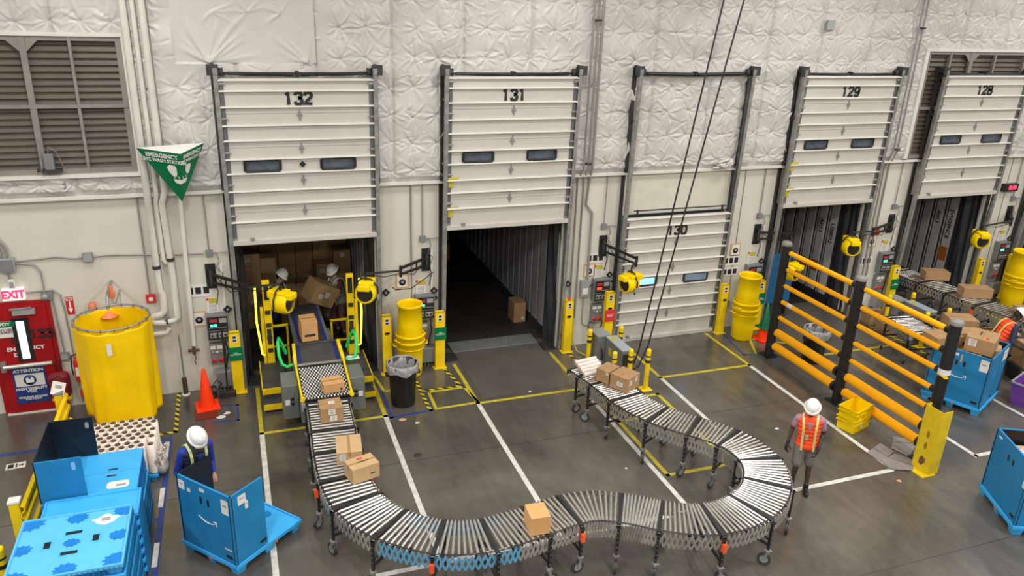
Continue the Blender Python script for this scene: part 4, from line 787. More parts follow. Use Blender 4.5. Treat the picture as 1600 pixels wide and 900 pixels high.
# ------------------------------------------------------------------ flexible roller conveyors
def spline(C_, n=24):
    P = []
    for i in range(len(C_)-1):
        p0, p1, p2, p3 = [Vector((*C_[max(0, min(len(C_)-1, j))], 0)) for j in (i-1, i, i+1, i+2)]
        for q in range(n):
            t = q/n; P.append(.5*((2*p1)+(p2-p0)*t+(2*p0-5*p1+4*p2-p3)*t*t+(3*p1-p0-3*p2+p3)*t**3))
    P.append(Vector((*C_[-1], 0))); return P
def conveyor(C_, label, ZT, frames, pitch, zones=(), blue=(), red=(), hw=.36, drop=.23, caster_r=.095, group=None, legs_both=True):
    P = spline(C_); S = [0]
    for a, b_ in zip(P, P[1:]): S.append(S[-1]+(b_-a).length)
    L_ = S[-1]
    def at(s_):
        s_ = max(0, min(L_-1e-4, s_)); i = max(0, np.searchsorted(S, s_)-1); u = (s_-S[i])/(S[i+1]-S[i]); p = P[i].lerp(P[i+1], u)
        j0, j1 = max(0, i-4), min(len(P)-1, i+5); d = (P[j1]-P[j0]).normalized(); return p, d
    t = thing('roller_conveyor', label, 'conveyor', (P[0].x, P[0].y, 0), 0, group); O = Vector(t.location)
    frames = sorted(frames); ss = []; fb = [0]+frames+[L_]
    for a, b_ in zip(fb, fb[1:]):
        g = b_-a; pt = next((q for z1, q in zones if (a+b_)/2 < z1), pitch); n_ = max(1, int(round(g/pt))-1)
        ss += [a+g*(i+1)/(n_+1) for i in range(n_)]
    # individual rollers: those nearest the viewer as parts, the rest as one
    order = sorted(range(len(ss)), key=lambda i: (at(ss[i])[0]-CP).length); near = set(order[:96]); rest = MB(); proto = None; R0 = .0205
    for i, s_ in enumerate(ss):
        p, d = at(s_); nrm = Vector((-d.y, d.x, 0)); c = Vector((p.x, p.y, ZT-R0))-O
        if i in near:
            if proto is None:
                proto = MB().cyl((-hw+.03, 0, 0), (hw-.03, 0, 0), R0, n=12).cyl((-hw-.012, 0, 0), (hw+.012, 0, 0), .006, n=6).build('roller', Mchrome, t); o = proto
            else: o = proto.copy(); COL.objects.link(o); o.parent = t
            o.location = c; o.rotation_euler = (0, 0, atan2(nrm.y, nrm.x))
        else: rest.cyl(c-nrm*(hw-.03), c+nrm*(hw-.03), R0, n=10)
    if rest.v: tag(rest.build('rollers', Mchrome, t), None, kind='stuff')
    # scissor link lattice on both sides
    allp = sorted(ss+[f for f in frames])
    for sgn in (-1, 1):
        m = MB()
        for i in range(len(allp)-1):
            pa, da = at(allp[i]); pb, db = at(allp[i+1]); na, nb = Vector((-da.y, da.x, 0)), Vector((-db.y, db.x, 0))
            a = pa+na*sgn*hw; b_ = pb+nb*sgn*hw; a.z = b_.z = 0; a -= O; b_ -= O; a.z = b_.z = 0; sp = max(.03, (b_-a).length)
            mi = 1 if any(x <= allp[i] < y for x, y in blue) else 0
            mid = (a+b_)/2; h = drop*min(1.0, (.062/sp)**.4)
            zt, zb = ZT-.035, ZT-.035-h; up = (nb+na)
            for o_, (q0, q1) in ((0, (a, mid)), (.007*sgn, (b_, mid))):
                off = na*o_; zm = (zt+zb)/2
                m.beam((q0.x+off.x, q0.y+off.y, zt), (2*q1.x-q0.x+off.x, 2*q1.y-q0.y+off.y, zb), .006, .030, mi, up=tuple(na.cross(Vector((0,0,1))) if False else (0, 0, 1)))
        m.build('scissor_links', [Mlink, Mlinkb], t)
        g = MB().tube([at(s_)[0]+Vector((-at(s_)[1].y, at(s_)[1].x, 0))*sgn*(hw-.022)-O+Vector((0,0,ZT-.018)) for s_ in np.linspace(.05, L_-.05, int(L_/.12))], .007, 5); g.build('drive_cord', Mblack, t)
    # end plates
    for s_ in (.0, L_-.01):
        p, d = at(s_); nrm = Vector((-d.y, d.x, 0)); c = Vector((p.x, p.y, ZT-.05))-O; MB().beam(c-nrm*(hw+.02), c+nrm*(hw+.02), .03, .09).build('end_plate', Mdark, t)
        q = c+nrm*(hw+.05)*(-1 if s_ < .1 else -1); MB().box((q.x, q.y, ZT-.08), (.06, .06, .14)).build('latch_box', Mgreyl, t)
    # support frames with casters
    for fi, f in enumerate(frames):
        p, d = at(f); nrm = Vector((-d.y, d.x, 0)); c = Vector((p.x, p.y, 0))-O
        MB().beam(c-nrm*(hw-.0)+Vector((0,0,ZT-.03)), c+nrm*(hw)+Vector((0,0,ZT-.03)), .055, .03).build('cross_bar', Mblack, t)
        MB().beam(c-nrm*(hw+.02)+Vector((0,0,.34)), c+nrm*(hw+.02)+Vector((0,0,.34)), .03, .03).beam(c-nrm*(hw+.02)+Vector((0,0,.42)), c-nrm*.08+Vector((0,0,ZT-.27)), .02, .02).beam(c+nrm*(hw+.02)+Vector((0,0,.42)), c+nrm*.08+Vector((0,0,ZT-.27)), .02, .02).build('brace', Mblack, t)
        for sgn in (-1, 1):
            b_ = c+nrm*sgn*(hw+.02)
            lg = MB().beam((b_.x, b_.y, .26), (b_.x, b_.y, ZT-.05), .038, .038, up=tuple(d)).box((b_.x, b_.y, ZT-.06), (.06, .06, .02)).build('leg', Mblack, t)
            pl = MB()
            for zz in (.32, .40, .48, .56, .64): pl.cyl((b_.x+nrm.x*sgn*.018, b_.y+nrm.y*sgn*.018, zz), (b_.x+nrm.x*sgn*.0215, b_.y+nrm.y*sgn*.0215, zz), .007, n=8)
            pl.build('adjustment_holes', Mgreyl, lg)
            if (fi, sgn) in red: MB().box((b_.x+nrm.x*sgn*.028, b_.y+nrm.y*sgn*.028, ZT-.19), (.055, .055, .13)).build('red_handle', mat('orange_red_plastic', (.85, .10, .02), .4), lg)
            an = random.Random(fi*2+sgn).uniform(0, 6.28); cd = Vector((cos(an), sin(an), 0)); cn = Vector((-cd.y, cd.x, 0)); wc = b_+cd*.035+Vector((0, 0, caster_r))
            ft = MB().cyl((b_.x, b_.y, .20), (b_.x, b_.y, .27), .03, n=10).box((b_.x, b_.y, .25), (.085, .085, .012))
            for q in (-1, 1): ft.beam(Vector((b_.x, b_.y, .235))+cn*q*.03, wc+cn*q*.03, .045, .006, up=tuple(cn))
            ft.build('caster_fork', Mgalv, lg)
            MB().cyl(wc-cn*.018, wc+cn*.018, caster_r, n=20).build('caster_wheel', mat('wheel_rubber', (.045, .045, .045), .5, var=.3), lg)
            MB().cyl(wc-cn*.020, wc+cn*.020, caster_r*.62, n=16).cyl(wc-cn*.036, wc+cn*.036, .012, n=8).build('wheel_hub', Mgreyl, lg)
    return at, t
MAIN = [(0,-2.5),(-.03,-3.4),(-.06,-4.05),(-.06,-4.8),(.03,-5.4),(.24,-5.88),(.58,-6.26),(1.0,-6.54),(1.5,-6.66),(2.1,-6.6),(2.75,-6.48),(3.2,-6.5),(3.65,-6.72),(4.05,-7.0),(4.55,-7.22),(5.15,-7.2),(5.65,-6.97),(6.02,-6.58),(6.2,-6.1),(6.13,-5.58),(5.86,-5.16),(5.46,-4.68),(5.22,-4.25),(5.08,-3.75),(4.99,-3.1),(4.84,-2.42)]
main_at, main_conv = conveyor(MAIN, 'long winding roller conveyor on casters snaking across the floor', .78, [.12, .95, 1.6, 2.33, 2.95, 3.67, 4.38, 5.05, 5.75, 6.3, 7.04, 7.6, 8.31, 9.0, 9.74, 10.4, 11.1, 11.7, 12.35, 13.1, 13.75, 14.15], .062, ((3.0, .085), (7.0, .070), (7.6, .047), (9.0, .064), (12.4, .066), (99, .066)), blue=((3.7, 5.3),), red={(3, -1), (3, 1), (6, -1), (9, -1), (12, -1), (19, -1), (6, 1)}, group=None)
conveyor([(15.4, .55), (15.45, -.4), (15.52, -1.3), (15.58, -2.1), (15.72, -2.9), (15.95, -3.7), (16.3, -4.5)], 'roller conveyor running out of the trailer at door 128', .85, [.15, 1.0, 1.8, 2.6, 3.4, 4.2, 4.9], .088, red={(0, -1), (3, -1), (4, -1)})
conveyor([(12.98, -2.0), (12.92, -2.5), (12.84, -3.0)], 'short compressed roller conveyor end behind the loaded blue crate', .78, [.1, .9], .075, hw=.32)
# ------------------------------------------------------------------ cartons
def carton(label, loc, dims, rz=0, m=None, marks=(), tilt=(0, 0), group=None, tape=True, base=None, tapex=False, opened=False, cat='box'):
    w_, d_, h = dims; m = m or Mcard
    t = thing('cardboard_box', label, cat, loc, rz, group); t.rotation_euler = (tilt[0], tilt[1], rz)
    if opened:
        b_ = MB(); q = .006
        b_.bx(-w_/2, w_/2, -d_/2, d_/2, 0, q).bx(-w_/2, w_/2, -d_/2, -d_/2+q, 0, h).bx(-w_/2, w_/2, d_/2-q, d_/2, 0, h).bx(-w_/2, -w_/2+q, -d_/2, d_/2, 0, h).bx(w_/2-q, w_/2, -d_/2, d_/2, 0, h); b_.build('body', m, t)
        for p, q_, dd in (((0, -d_/2, h), (0, -d_*.95, h+.10), (w_, .005)), ((0, d_/2, h), (0, d_*.12, h+.09), (w_, .005))): MB().beam(p, q_, w_, .005).build('flap', Mcardl, t)
        for s_ in (-1, 1): MB().beam((s_*w_/2, 0, h), (s_*(w_/2+.12), 0, h+.06), d_, .005).build('flap', Mcardl, t)
        return t
    MB().bx(-w_/2, w_/2, -d_/2, d_/2, 0, h).build('body', m, t, bevel=.004)
    if tape:
        tp = MB()
        if tapex: tp.bx(-.024, .024, -d_/2, d_/2, h, h+.0015).bx(-.024, .024, -d_/2-.0015, -d_/2, h-.08, h+.0015)
        else: tp.bx(-w_/2, w_/2, -.024, .024, h, h+.0015).bx(-w_/2-.0015, -w_/2, -.024, .024, h-.08, h+.0015).bx(w_/2, w_/2+.0015, -.024, .024, h-.08, h+.0015)
        tp.build('tape', Mtape, t); MB().bx(-w_/2+.004, w_/2-.004, -.002, .002, h+.0015, h+.002).build('flap_seam', mat('seam_shadow_line', (.12, .07, .03), .8), t) if not tapex else MB().bx(-.002, .002, -d_/2+.004, d_/2-.004, h+.0015, h+.002).build('flap_seam', mat('seam_shadow_line', (.12, .07, .03), .8), t)
    for (face, u, v, lw, lh, mt) in marks:
        b_ = MB(); e = .002
        if face == 'f': b_.bx(u-lw/2, u+lw/2, -d_/2-e, -d_/2, v-lh/2, v+lh/2)
        elif face == 'r': b_.bx(w_/2, w_/2+e, u-lw/2, u+lw/2, v-lh/2, v+lh/2)
        elif face == 'l': b_.bx(-w_/2-e, -w_/2, u-lw/2, u+lw/2, v-lh/2, v+lh/2)
        else: b_.bx(u-lw/2, u+lw/2, v-lh/2, v+lh/2, h+.0015, h+.0035)
        lb = b_.build('shipping_label' if mt is Mpaper else 'printing', mt, t)
        if mt is Mpaper:
            c = MB(); e2 = .0035
            for i in range(4):
                vv = v-lh*.32+lh*.2*i; ww = lw*.36*(1 if i % 2 else .7)
                if face == 'f': c.bx(u-ww, u+ww, -d_/2-e2, -d_/2-e, vv, vv+lh*.09)
                elif face == 'r': c.bx(w_/2+e, w_/2+e2, u-ww, u+ww, vv, vv+lh*.09)
                elif face == 'l': c.bx(-w_/2-e2, -w_/2-e, u-ww, u+ww, vv, vv+lh*.09)
                else: c.bx(u-ww, u+ww, vv, vv+lh*.09, h+.0035, h+.0045)
            c.build('label_text', Mlprint, lb)
    return t
gC = 'cartons riding the winding conveyor'
carton('tall orange brown carton riding down the belt at door 132', (-.10, -.50, 1.105), (.30, .40, .40), .06, Mcardo, (('f', .0, .12, .2, .045, Mprint),), tapex=False, group=gC)
carton('carton on the skate wheel section, nearest the machine', (.12, -2.22, .845), (.36, .30, .17), .10, Mcardo, (('f', .12, .05, .04, .05, mat('purple_print', (.12, .01, .12))),), group=gC)
carton('square carton with three white labels on the straight conveyor run', (-.02, -3.08, .782), (.36, .34, .26), .02, Mcard, (('t', .02, .02, .10, .09, Mpaper), ('f', -.0, .19, .11, .10, Mpaper), ('f', .02, .07, .11, .09, Mpaper)), group=gC)
carton('flat wide carton with a barcode label just behind the pale printed carton', (.10, -4.28, .782), (.38, .50, .20), -.10, Mcardl, (('f', -.10, .12, .09, .11, Mpaper),), tapex=True, group=gC)
carton('pale carton with a red mark on top at the conveyor bend', (.20, -4.88, .782), (.42, .30, .24), .28, Mcardl, (('t', 0, .08, .09, .035, Mrprint), ('t', .02, .0, .16, .02, Mprint), ('f', .10, .10, .07, .02, Mprint)), group=gC)
carton('plain orange brown carton alone on the near curve of the conveyor', (2.23, -6.72, .782), (.27, .32, .27), -.07, Mcardo, (('r', .14, .13, .02, .24, Mpaper),), tape=False, group=gC)
carton('large carton with three small labels at the far end of the conveyor', (5.22, -3.42, .782), (.40, .38, .27), .52, Mcard, (('l', -.02, .12, .12, .08, Mpaper), ('f', -.10, .17, .07, .09, Mpaper), ('f', .08, .19, .06, .09, Mpaper), ('t', -.08, .0, .05, .03, Mrprint)), group=gC)
carton('carton behind the three label carton on the far conveyor end', (5.04, -3.08, .782), (.36, .28, .25), .52, Mcard, (('l', -.10, .2, .05, .05, Mpaper),), group=gC)
# white rolls lying at the conveyor end
proto = None
for i in range(5):
    p = Vector((4.93-.012*i, -2.33-.128*i, .782+.044)); 
    lab = 'white film roll lying on the conveyor end, %s' % ['at its very tip', 'second from the tip', 'third from the tip', 'fourth from the tip', 'closest to the cartons'][i]
    if proto is None:
        t = thing('film_roll', lab, 'roll', p, 0, 'white rolls on the conveyor end'); MB().cyl((-.24, 0, 0), (.24, 0, 0), .042, n=16).build('film', Mfilm, t); MB().cyl((-.25, 0, 0), (.25, 0, 0), .026, n=12).build('core', Mcardl, t); proto = t
    else: t = copy_tree(proto); t.location = p; t['label'] = lab
    t.rotation_euler = (0, 0, .17+.03*(i % 3))
# cartons on the conveyor at door 128
g8 = 'cartons on the conveyor at door 128'
carton('long low carton on the door 128 conveyor, near the trailer', (15.78, -.35, .852), (.62, .34, .22), .05-.45, Mcard, (('r', .0, .12, .1, .1, Mpaper), ('f', -.27, .08, .04, .05, Mrprint)), group=g8)
carton('second long carton on the door 128 conveyor, over the helmet', (15.72, -1.62, .852), (.70, .34, .24), .05-.45, Mcard, (('r', .05, .16, .06, .05, Mpaper),), group=g8)
carton('long labelled carton on the door 128 conveyor in front of the orange cone', (16.05, -2.85, .852), (.62, .36, .14), -.45, Mcard, (('f', -.10, .07, .06, .05, Mpaper), ('f', .05, .07, .15, .07, Mpaper)), group=g8)
carton('open carton with an orange strip beside the worker in the orange vest', (14.35, -3.45, .40), (.55, .4, .42), -.35, Mcard, opened=True)
carton('carton at the picture edge beside the loaded blue crate', (14.55, -4.15, .35), (.45, .45, .5), -.3, Mcard)
# two cartons on the floor behind the barrier
carton('brown carton on the floor at the wall behind the amber barrier', (13.62, -.75, 0), (.5, .36, .32), -.1, Mcard, (('t', 0, 0, .15, .1, mat('brown_print', (.2, .1, .05))),))
carton('smaller floor carton in front of the first behind the amber barrier', (13.55, -1.28, 0), (.42, .34, .26), -.1, Mcard, (('t', 0, 0, .15, .1, mat('brown_print', (.2, .1, .05))),))
# cartons stacked inside trailer 132
gT = 'cartons stacked in the trailer behind door 132'
rr = random.Random(11); n_ = 0
for row, yy in enumerate((2.75, 3.35)):
    x = -1.2
    while x < 1.05:
        wx = rr.choice((.34, .40, .46)); z = 0; wx = min(wx, 1.2-x)
        zmax = 2.15 if row else (rr.uniform(.9, 1.9) if abs(x) > .3 else .8)
        lv = 0
        while z < zmax:
            hh = rr.choice((.24, .30, .36, .42)); n_ += 1
            side = 'barrel side' if x > .25 else 'controls side' if x < -.35 else 'middle'
            carton('trailer carton behind door 132, %s, %s row, level %d, column %d' % (side, ['front', 'back'][row], lv+1, int((x+1.2)/.33)+1), (x+wx/2, yy+.2, z+.001), (wx-.015, .42, hh-.004), rr.uniform(-.03, .03), rr.choice((Mcard, Mcard, Mcardl)), ((('f', rr.uniform(-.08, .08), hh*.55, .10, .10, Mpaper),) if rr.random() < .3 else ()), group=gT, tape=False)
            z += hh; lv += 1
        x += wx
carton('brown carton against the side wall deep in the trailer behind door 131', (5.0, 1.75, .001), (.30, .42, .50), 0, Mcard, (('f', .08, .1, .07, .07, Mpaper),))
for i in range(3): carton('%s carton of the dim row at the far end of the trailer behind door 131' % ['first', 'middle', 'last'][i], (3.12+.58*i, 6.6, .001), (.56, .5, .55), 0, Mcard, group='cartons deep in the trailer at door 131')
for i in range(3): carton('%s carton on the dim upper row in the trailer behind door 131' % ['first', 'middle', 'last'][i], (3.12+.58*i, 6.65, .553), (.55, .45, .5+.1*i), 0, Mcard, (('f', 0, .3, .12, .12, Mpaper),), group='cartons deep in the trailer at door 131')
# ------------------------------------------------------------------ extendable belt conveyor at door 132
def wb(n, m, mt, par, bevel=0, lab=None):
    o = m.build(n, mt, par, world=True, bevel=bevel)
    if lab: o['label'] = lab
    return o
t = thing('extendable_conveyor', 'grey telescopic belt loader with yellow rails and green handles at door 132', 'conveyor', (0, -1.0, 0))
wb('boom_belt', MB().beam((-.04, -.62, 1.09), (-.06, 1.2, 1.10), .42, .012), Mbelt, t); wb('boom_belt_edges', MB().beam((-.27, -.62, 1.085), (-.29, 1.2, 1.095), .07, .02).beam((.19, -.62, 1.085), (.17, 1.2, 1.095), .07, .02), Mbelte, t)
wb('boom', MB().beam((-.04, -.6, 1.0), (-.06, 1.2, 1.0), .66, .12), Mmgrey, t)
wb('front_belt', MB().beam((0, -1.32, .945), (0, -.74, 1.055), .62, .012), Mbelt, t); wb('front_belt_edges', MB().beam((-.35, -1.32, .94), (-.35, -.74, 1.05), .08, .02).beam((.35, -1.32, .94), (.35, -.74, 1.05), .08, .02), Mbelte, t)
wb('cross_roller', MB().cyl((-.40, -.71, 1.06), (.38, -.71, 1.07), .028), Mdark, t); wb('transfer_bar', MB().beam((-.43, -1.35, .95), (.43, -1.35, .95), .03, .035), mat('aluminium_bar', (.62, .62, .60), .3, .7), t)
wb('body', MB().bx(-.44, .44, -2.30, -.5, .28, .74).bx(-.36, .36, -.6, .2, .25, .95), Mmgrey, t, bevel=.01)
wb('wheel_bed', MB().beam((.02, -2.42, .76), (0, -1.38, .88), .80, .05), Mblack, t)
m = MB()
for i in range(17):
    for j in range(14):
        u = (i+.5)/17; y = -2.40+1.0*u; z = .79+.115*u; x = -.37+.056*j+(.028 if i % 2 else 0); m.cyl((x-.011, y, z), (x+.011, y, z), .024, n=10)
o = wb('skate_wheels', m, mat('skate_wheel_zinc', (.75, .75, .73), .35, .5), t); o['kind'] = 'stuff'
for s_ in (-1, 1):
    wb('side_rail', MB().beam((s_*.42, -2.46, .83), (s_*.43, -1.36, .97), .035, .07).beam((s_*.43, -1.36, .97), (s_*.41, -.78, 1.10), .06, .08).cyl((s_*.42, -2.48, .83), (s_*.40, -2.40, .82), .04, n=10), Myel, t, bevel=.008)
    wb('handle', MB().tube([(s_*.48, -1.30, .95), (s_*.58, -1.33, .93), (s_*.66, -1.30, .98), (s_*.70, -1.22, 1.12), (s_*.70, -1.12, 1.34), (s_*.68, -1.02, 1.38), (s_*.62, -.92, 1.2), (s_*.56, -.9, 1.0)], .031, 8), Mgreenh, t)
    cab = wb('control_cabinet', MB().bx(s_*.45, s_*.72, -1.98, -1.42, .22, .88), Mmgrey, t, bevel=.01)
    MB().lathe([(.03, 0), (.03, .02), (0, .02)], n=12).build('button', Mblack, cab, loc=(s_*.56, -.985, .62), rot=(pi/2, 0, 0)); MB().lathe([(.03, 0), (.03, .02), (0, .02)], n=12).build('button', Mblack, cab, loc=(s_*.56, -.985, .53), rot=(pi/2, 0, 0)); MB().bx(s_*.60, s_*.68, -.986, -.98, .5, .6).build('label', Mpaper, cab)
wb('papers', MB().box((.62, -1.28, .95), (.22, .16, .01)), Mpaper, t)
for s_ in (-1, 1):      # side walkways with steps, masts with lit strips
    sp = thing('side_step', 'black two level step platform with yellow edges, %s side of the belt loader' % ('controls' if s_ < 0 else 'barrel'), 'step', (s_*.80, -.4, 0), 0, 'step platforms beside the belt loader')
    MB().bx(-.22, .22, -.62, .62, .03, .36).bx(-.22, .22, -.86, -.62, .03, .16).build('platform', Mbelt, sp, bevel=.006)
    MB().bx(-.235, .235, -.635, -.60, .26, .37).bx(-.235, .235, -.875, -.85, .06, .165).bx(s_*.22, s_*.24, -.62, .62, .345, .37).build('yellow_edge', Myel, sp)
    mt_ = thing('loader_mast', 'yellow upright mast with a lit strip and black switch, %s side of door 132' % ('controls' if s_ < 0 else 'barrel'), 'mast', (s_*.80, .12, .36), 0, 'yellow masts at the belt loader')
    MB().bx(-.07, .07, -.04, .04, 0, 1.75).bx(s_*.08, s_*.14, -.03, .03, 0, 1.2).build('column', Myel, mt_, bevel=.006); MB().bx(-.045, .045, -.05, -.04, 1.36, 1.68).build('switch_panel', Mblack, mt_)
    for i in range(4): MB().bx(-.05, .05, -.06, -.04, .25+.27*i, .33+.27*i).build('clip', Mdark, mt_)
    MB().tube([(s_*.20, .05, 1.62), (s_*.22, 0, .9), (s_*.16, -.12, .25), (s_*.12, -.1, .22)], .021, 8).build('lit_rail', mat('lit_yellow_strip', (.9, .85, .05), emit=.9, ecol=(.95, .95, .08)), mt_)
    MB().bx(-.04, .04, -.06, -.045, .42, .75).build('hose_clamp', Mdark, mt_)
for s_, l in ((-1, 'controls'), (1, 'barrel')): tag(MB().bx(-.18, .18, -.02, .02, .95, .99).bx(-.18, -.14, -.02, .02, 0, .97).bx(.14, .18, -.02, .02, 0, .97).bx(-.18, .18, -.02, .02, .5, .53).build('side_gate', Myel, loc=(s_*.60, .45, .03)), 'low yellow bar gate inside door 132, %s side of the belt' % l, 'gate', 'yellow gates beside the belt')
# ------------------------------------------------------------------ blue bulk crates
def pallet_mesh(w_, d_, h=.15):
    m = MB().bx(-w_/2, w_/2, -d_/2, d_/2, h-.045, h)
    for ix in (-1, 0, 1):
        for iy in (-1, 0, 1):
            cx, cy = ix*(w_/2-.09), iy*(d_/2-.08); a, b_ = .085, .075
            m.add([(cx-a, cy-b_, h-.04), (cx+a, cy-b_, h-.04), (cx+a, cy+b_, h-.04), (cx-a, cy+b_, h-.04), (cx-a*.72, cy-b_*.72, 0), (cx+a*.72, cy-b_*.72, 0), (cx+a*.72, cy+b_*.72, 0), (cx-a*.72, cy+b_*.72, 0)], [(3,2,1,0), (4,5,6,7), (0,1,5,4), (1,2,6,5), (2,3,7,6), (3,0,4,7)])
    m.bx(-w_/2-.012, w_/2+.012, -d_/2-.012, -d_/2+.012, h-.03, h+.02).bx(-w_/2-.012, w_/2+.012, d_/2-.012, d_/2+.012, h-.03, h+.02).bx(-w_/2-.012, -w_/2+.012, -d_/2, d_/2, h-.03, h+.02).bx(w_/2-.012, w_/2+.012, -d_/2, d_/2, h-.03, h+.02)
    return m
def face(side, w_, d_, u, z):          # matrix on a crate wall's outside; x right as seen from outside, y up
    if side == 'f': X, N, O = (1,0,0), (0,-1,0), (u, -d_/2-.001, z)
    elif side == 'b': X, N, O = (-1,0,0), (0,1,0), (-u, d_/2+.001, z)
    elif side == 'l': X, N, O = (0,-1,0), (-1,0,0), (-w_/2-.001, -u, z)
    else: X, N, O = (0,1,0), (1,0,0), (w_/2+.001, u, z)
    return Matrix(((X[0],0,N[0],O[0]),(X[1],0,N[1],O[1]),(X[2],1,N[2],O[2]),(0,0,0,1)))
def rect(M_, w_, h, name, m, par, t_=.002, r=0):
    p = [(-w_/2, -h/2), (w_/2, -h/2), (w_/2, h/2), (-w_/2, h/2)]
    if r:
        p = []
        for cx, cy, a0 in ((w_/2-r, h/2-r, 0), (-w_/2+r, h/2-r, 90), (-w_/2+r, -h/2+r, 180), (w_/2-r, -h/2+r, 270)):
            for q in (0, 30, 60, 90): a = radians(a0+q); p.append((cx+r*cos(a), cy+r*sin(a)))
    return MB().prism(p, M_, t_).build(name, m, par)
def smile(M_, par, s_=1.0):
    pts = [M_ @ Vector((s_*(-.17+.34*u), s_*(-.055*sin(pi*min(1, u*.95+.02))+.02*(1-u)), .003)) for u in np.linspace(0, 1, 14)]
    m = MB().tube(pts, [.002+.006*sin(pi*(.15+.8*u)) for u in np.linspace(0, 1, 14)], 5)
    m.tube([M_ @ Vector((s_*.12, s_*.015, .003)), M_ @ Vector((s_*.18, s_*.02, .003)), M_ @ Vector((s_*.175, -s_*.045, .003))], .006, 5)
    m.build('curved_arrow_logo', Mwprint, par)
def crate(label, loc, rz, w_=1.2, d_=1.05, h=1.23, walls=(('l', -.5, .5), ('f', -.5, .5), ('b', -.5, .5), ('r', -.5, .5)), marks=(), logo=None, group='blue bulk crates on pallets'):
    t = thing('bulk_crate', label, 'crate', loc, rz, group)
    pallet_mesh(w_, d_).build('pallet_base', Mbluel, t)
    for sd, u0, u1 in walls:
        L_ = w_ if sd in 'fb' else d_; M_ = face(sd, w_-.03, d_-.03, L_*(u0+u1)/2, (.15+h)/2); hw = L_*(u1-u0)/2-.006; hh = (h-.15)/2
        p = MB().prism([(-hw, -hh), (hw, -hh), (hw, hh), (-hw, hh)], M_ @ Matrix.Translation((0, 0, -.012)), .012).build('wall_panel', Mblue, t)
        MB().prism([(-hw, -hh), (hw, -hh), (hw, hh), (-hw, hh)], M_ @ Matrix.Translation((0, 0, -.026)), .013).build('inner_lining', Mcin, p); p['label'] = 'blue wall panel with black lining'
        e = MB().prism([(-hw, hh), (hw, hh), (hw, hh+.012), (-hw, hh+.012)], M_ @ Matrix.Translation((0, 0, -.028)), .03).build('top_edge', Mblue if sd != 'b' or len(walls) == 4 else Mcin, p)
        if hw > .4:
            for q in (-.30, .30): rect(face(sd, w_-.03, d_-.03, L_*(u0+u1)/2+q*0+(.08 if q > 0 else -.06), h-.24), .045, .11, 'hand_slot', Mblack, p, r=.02)
        rect(face(sd, w_-.03, d_-.03, L_*(u0+u1)/2+hw*.75, .26), .12, .05, 'latch_slot', Mblack, p, r=.015)
    for sd, u, z, lw, lh in marks:
        o = rect(face(sd, w_-.03, d_-.03, u, z), lw, lh, 'paper_label', Mpaper, t, .003, r=.01); rect(face(sd, w_-.03, d_-.03, u, z) @ Matrix.Translation((0, lh*.1, .003)), lw*.6, lh*.12, 'label_text', Mlprint, o, .001)
    if logo: smile(face(logo[0], w_-.03, d_-.03, logo[1], logo[2]), t)
    for cx, cy in ((.42, .0), (.1, .38)):
        MB().prism([(cx+.10*(1 if q % 2 else .7)*cos(q*.35), cy+.10*(1 if q % 2 else .7)*sin(q*.35)) for q in range(18)], Matrix.Translation((0, 0, .15)), .003).build('deck_recess', Mblued, t)
    rect(face('l', w_+.03, d_+.03, .05, .12), .03, .03, 'orange_clip', mat('orange_red_plastic', (.85, .10, .02)), t, .01); rect(face('f', w_+.03, d_+.03, .10, .12), .03, .03, 'orange_clip', mat('orange_red_plastic', (.85, .10, .02)), t, .01)
    return t
crate('half open blue bulk crate with a worker in blue sleeves behind it', (-1.50, -4.82, 0), radians(41.3), 1.2, 1.05, 1.24, (('l', -.5, .5), ('f', -.5, -.02), ('b', .02, .5)), (('l', -.42, 1.12, .12, .14), ('l', -.28, 1.08, .06, .06), ('l', .40, 1.06, .13, .22), ('f', -.40, 1.12, .13, .14), ('f', -.33, 1.0, .05, .12), ('l', -.02, 1.17, .1, .05), ('l', .38, .38, .14, .02)), ('l', .03, .72))
crate('loaded blue bulk crate heaped with cartons behind the amber barrier', (12.42, -4.42, 0), radians(25), 1.2, 1.08, 1.22, (('l', -.5, .5), ('f', -.5, .08), ('f', .10, .5), ('b', -.5, .5), ('r', -.5, .5)), (('l', .42, 1.06, .15, .24), ('l', -.12, 1.14, .14, .05), ('f', .40, 1.05, .3, .22), ('l', -.35, .10, .15, .05)), ('l', -.02, .72))
crate('blue bulk crate at the picture edge holding wrapped goods', (10.28, -7.82, 0), radians(-25.5), 1.22, 1.12, 1.22, marks=(('l', .50, .95, .10, .3), ('l', -.40, 1.14, .1, .03)))
t = thing('wrapped_goods', 'white and red wrapped goods lying inside the blue crate at the picture edge', 'goods', (10.28, -7.82, .9), radians(-25.5))
MB().bx(-.5, .5, -.45, .45, -.745, .10).build('pale_carton', Mcardl, t, bevel=.01); MB().box((-.1, -.1, .16), (.8, .6, .10)).build('wrapped_bundle', mat('red_white_wrap', (.65, .62, .62), .35, col2=(.45, .03, .05), scale=9), t, bevel=.03)
t = tag(MB().box((0, 0, 0), (.26, .03, .09)).build('white_sticker', Mpaper, loc=(10.72, -7.35, 1.16), rot=(0, 0, radians(-25.5))), 'white sticker on the rim of the crate at the picture edge', 'sticker')
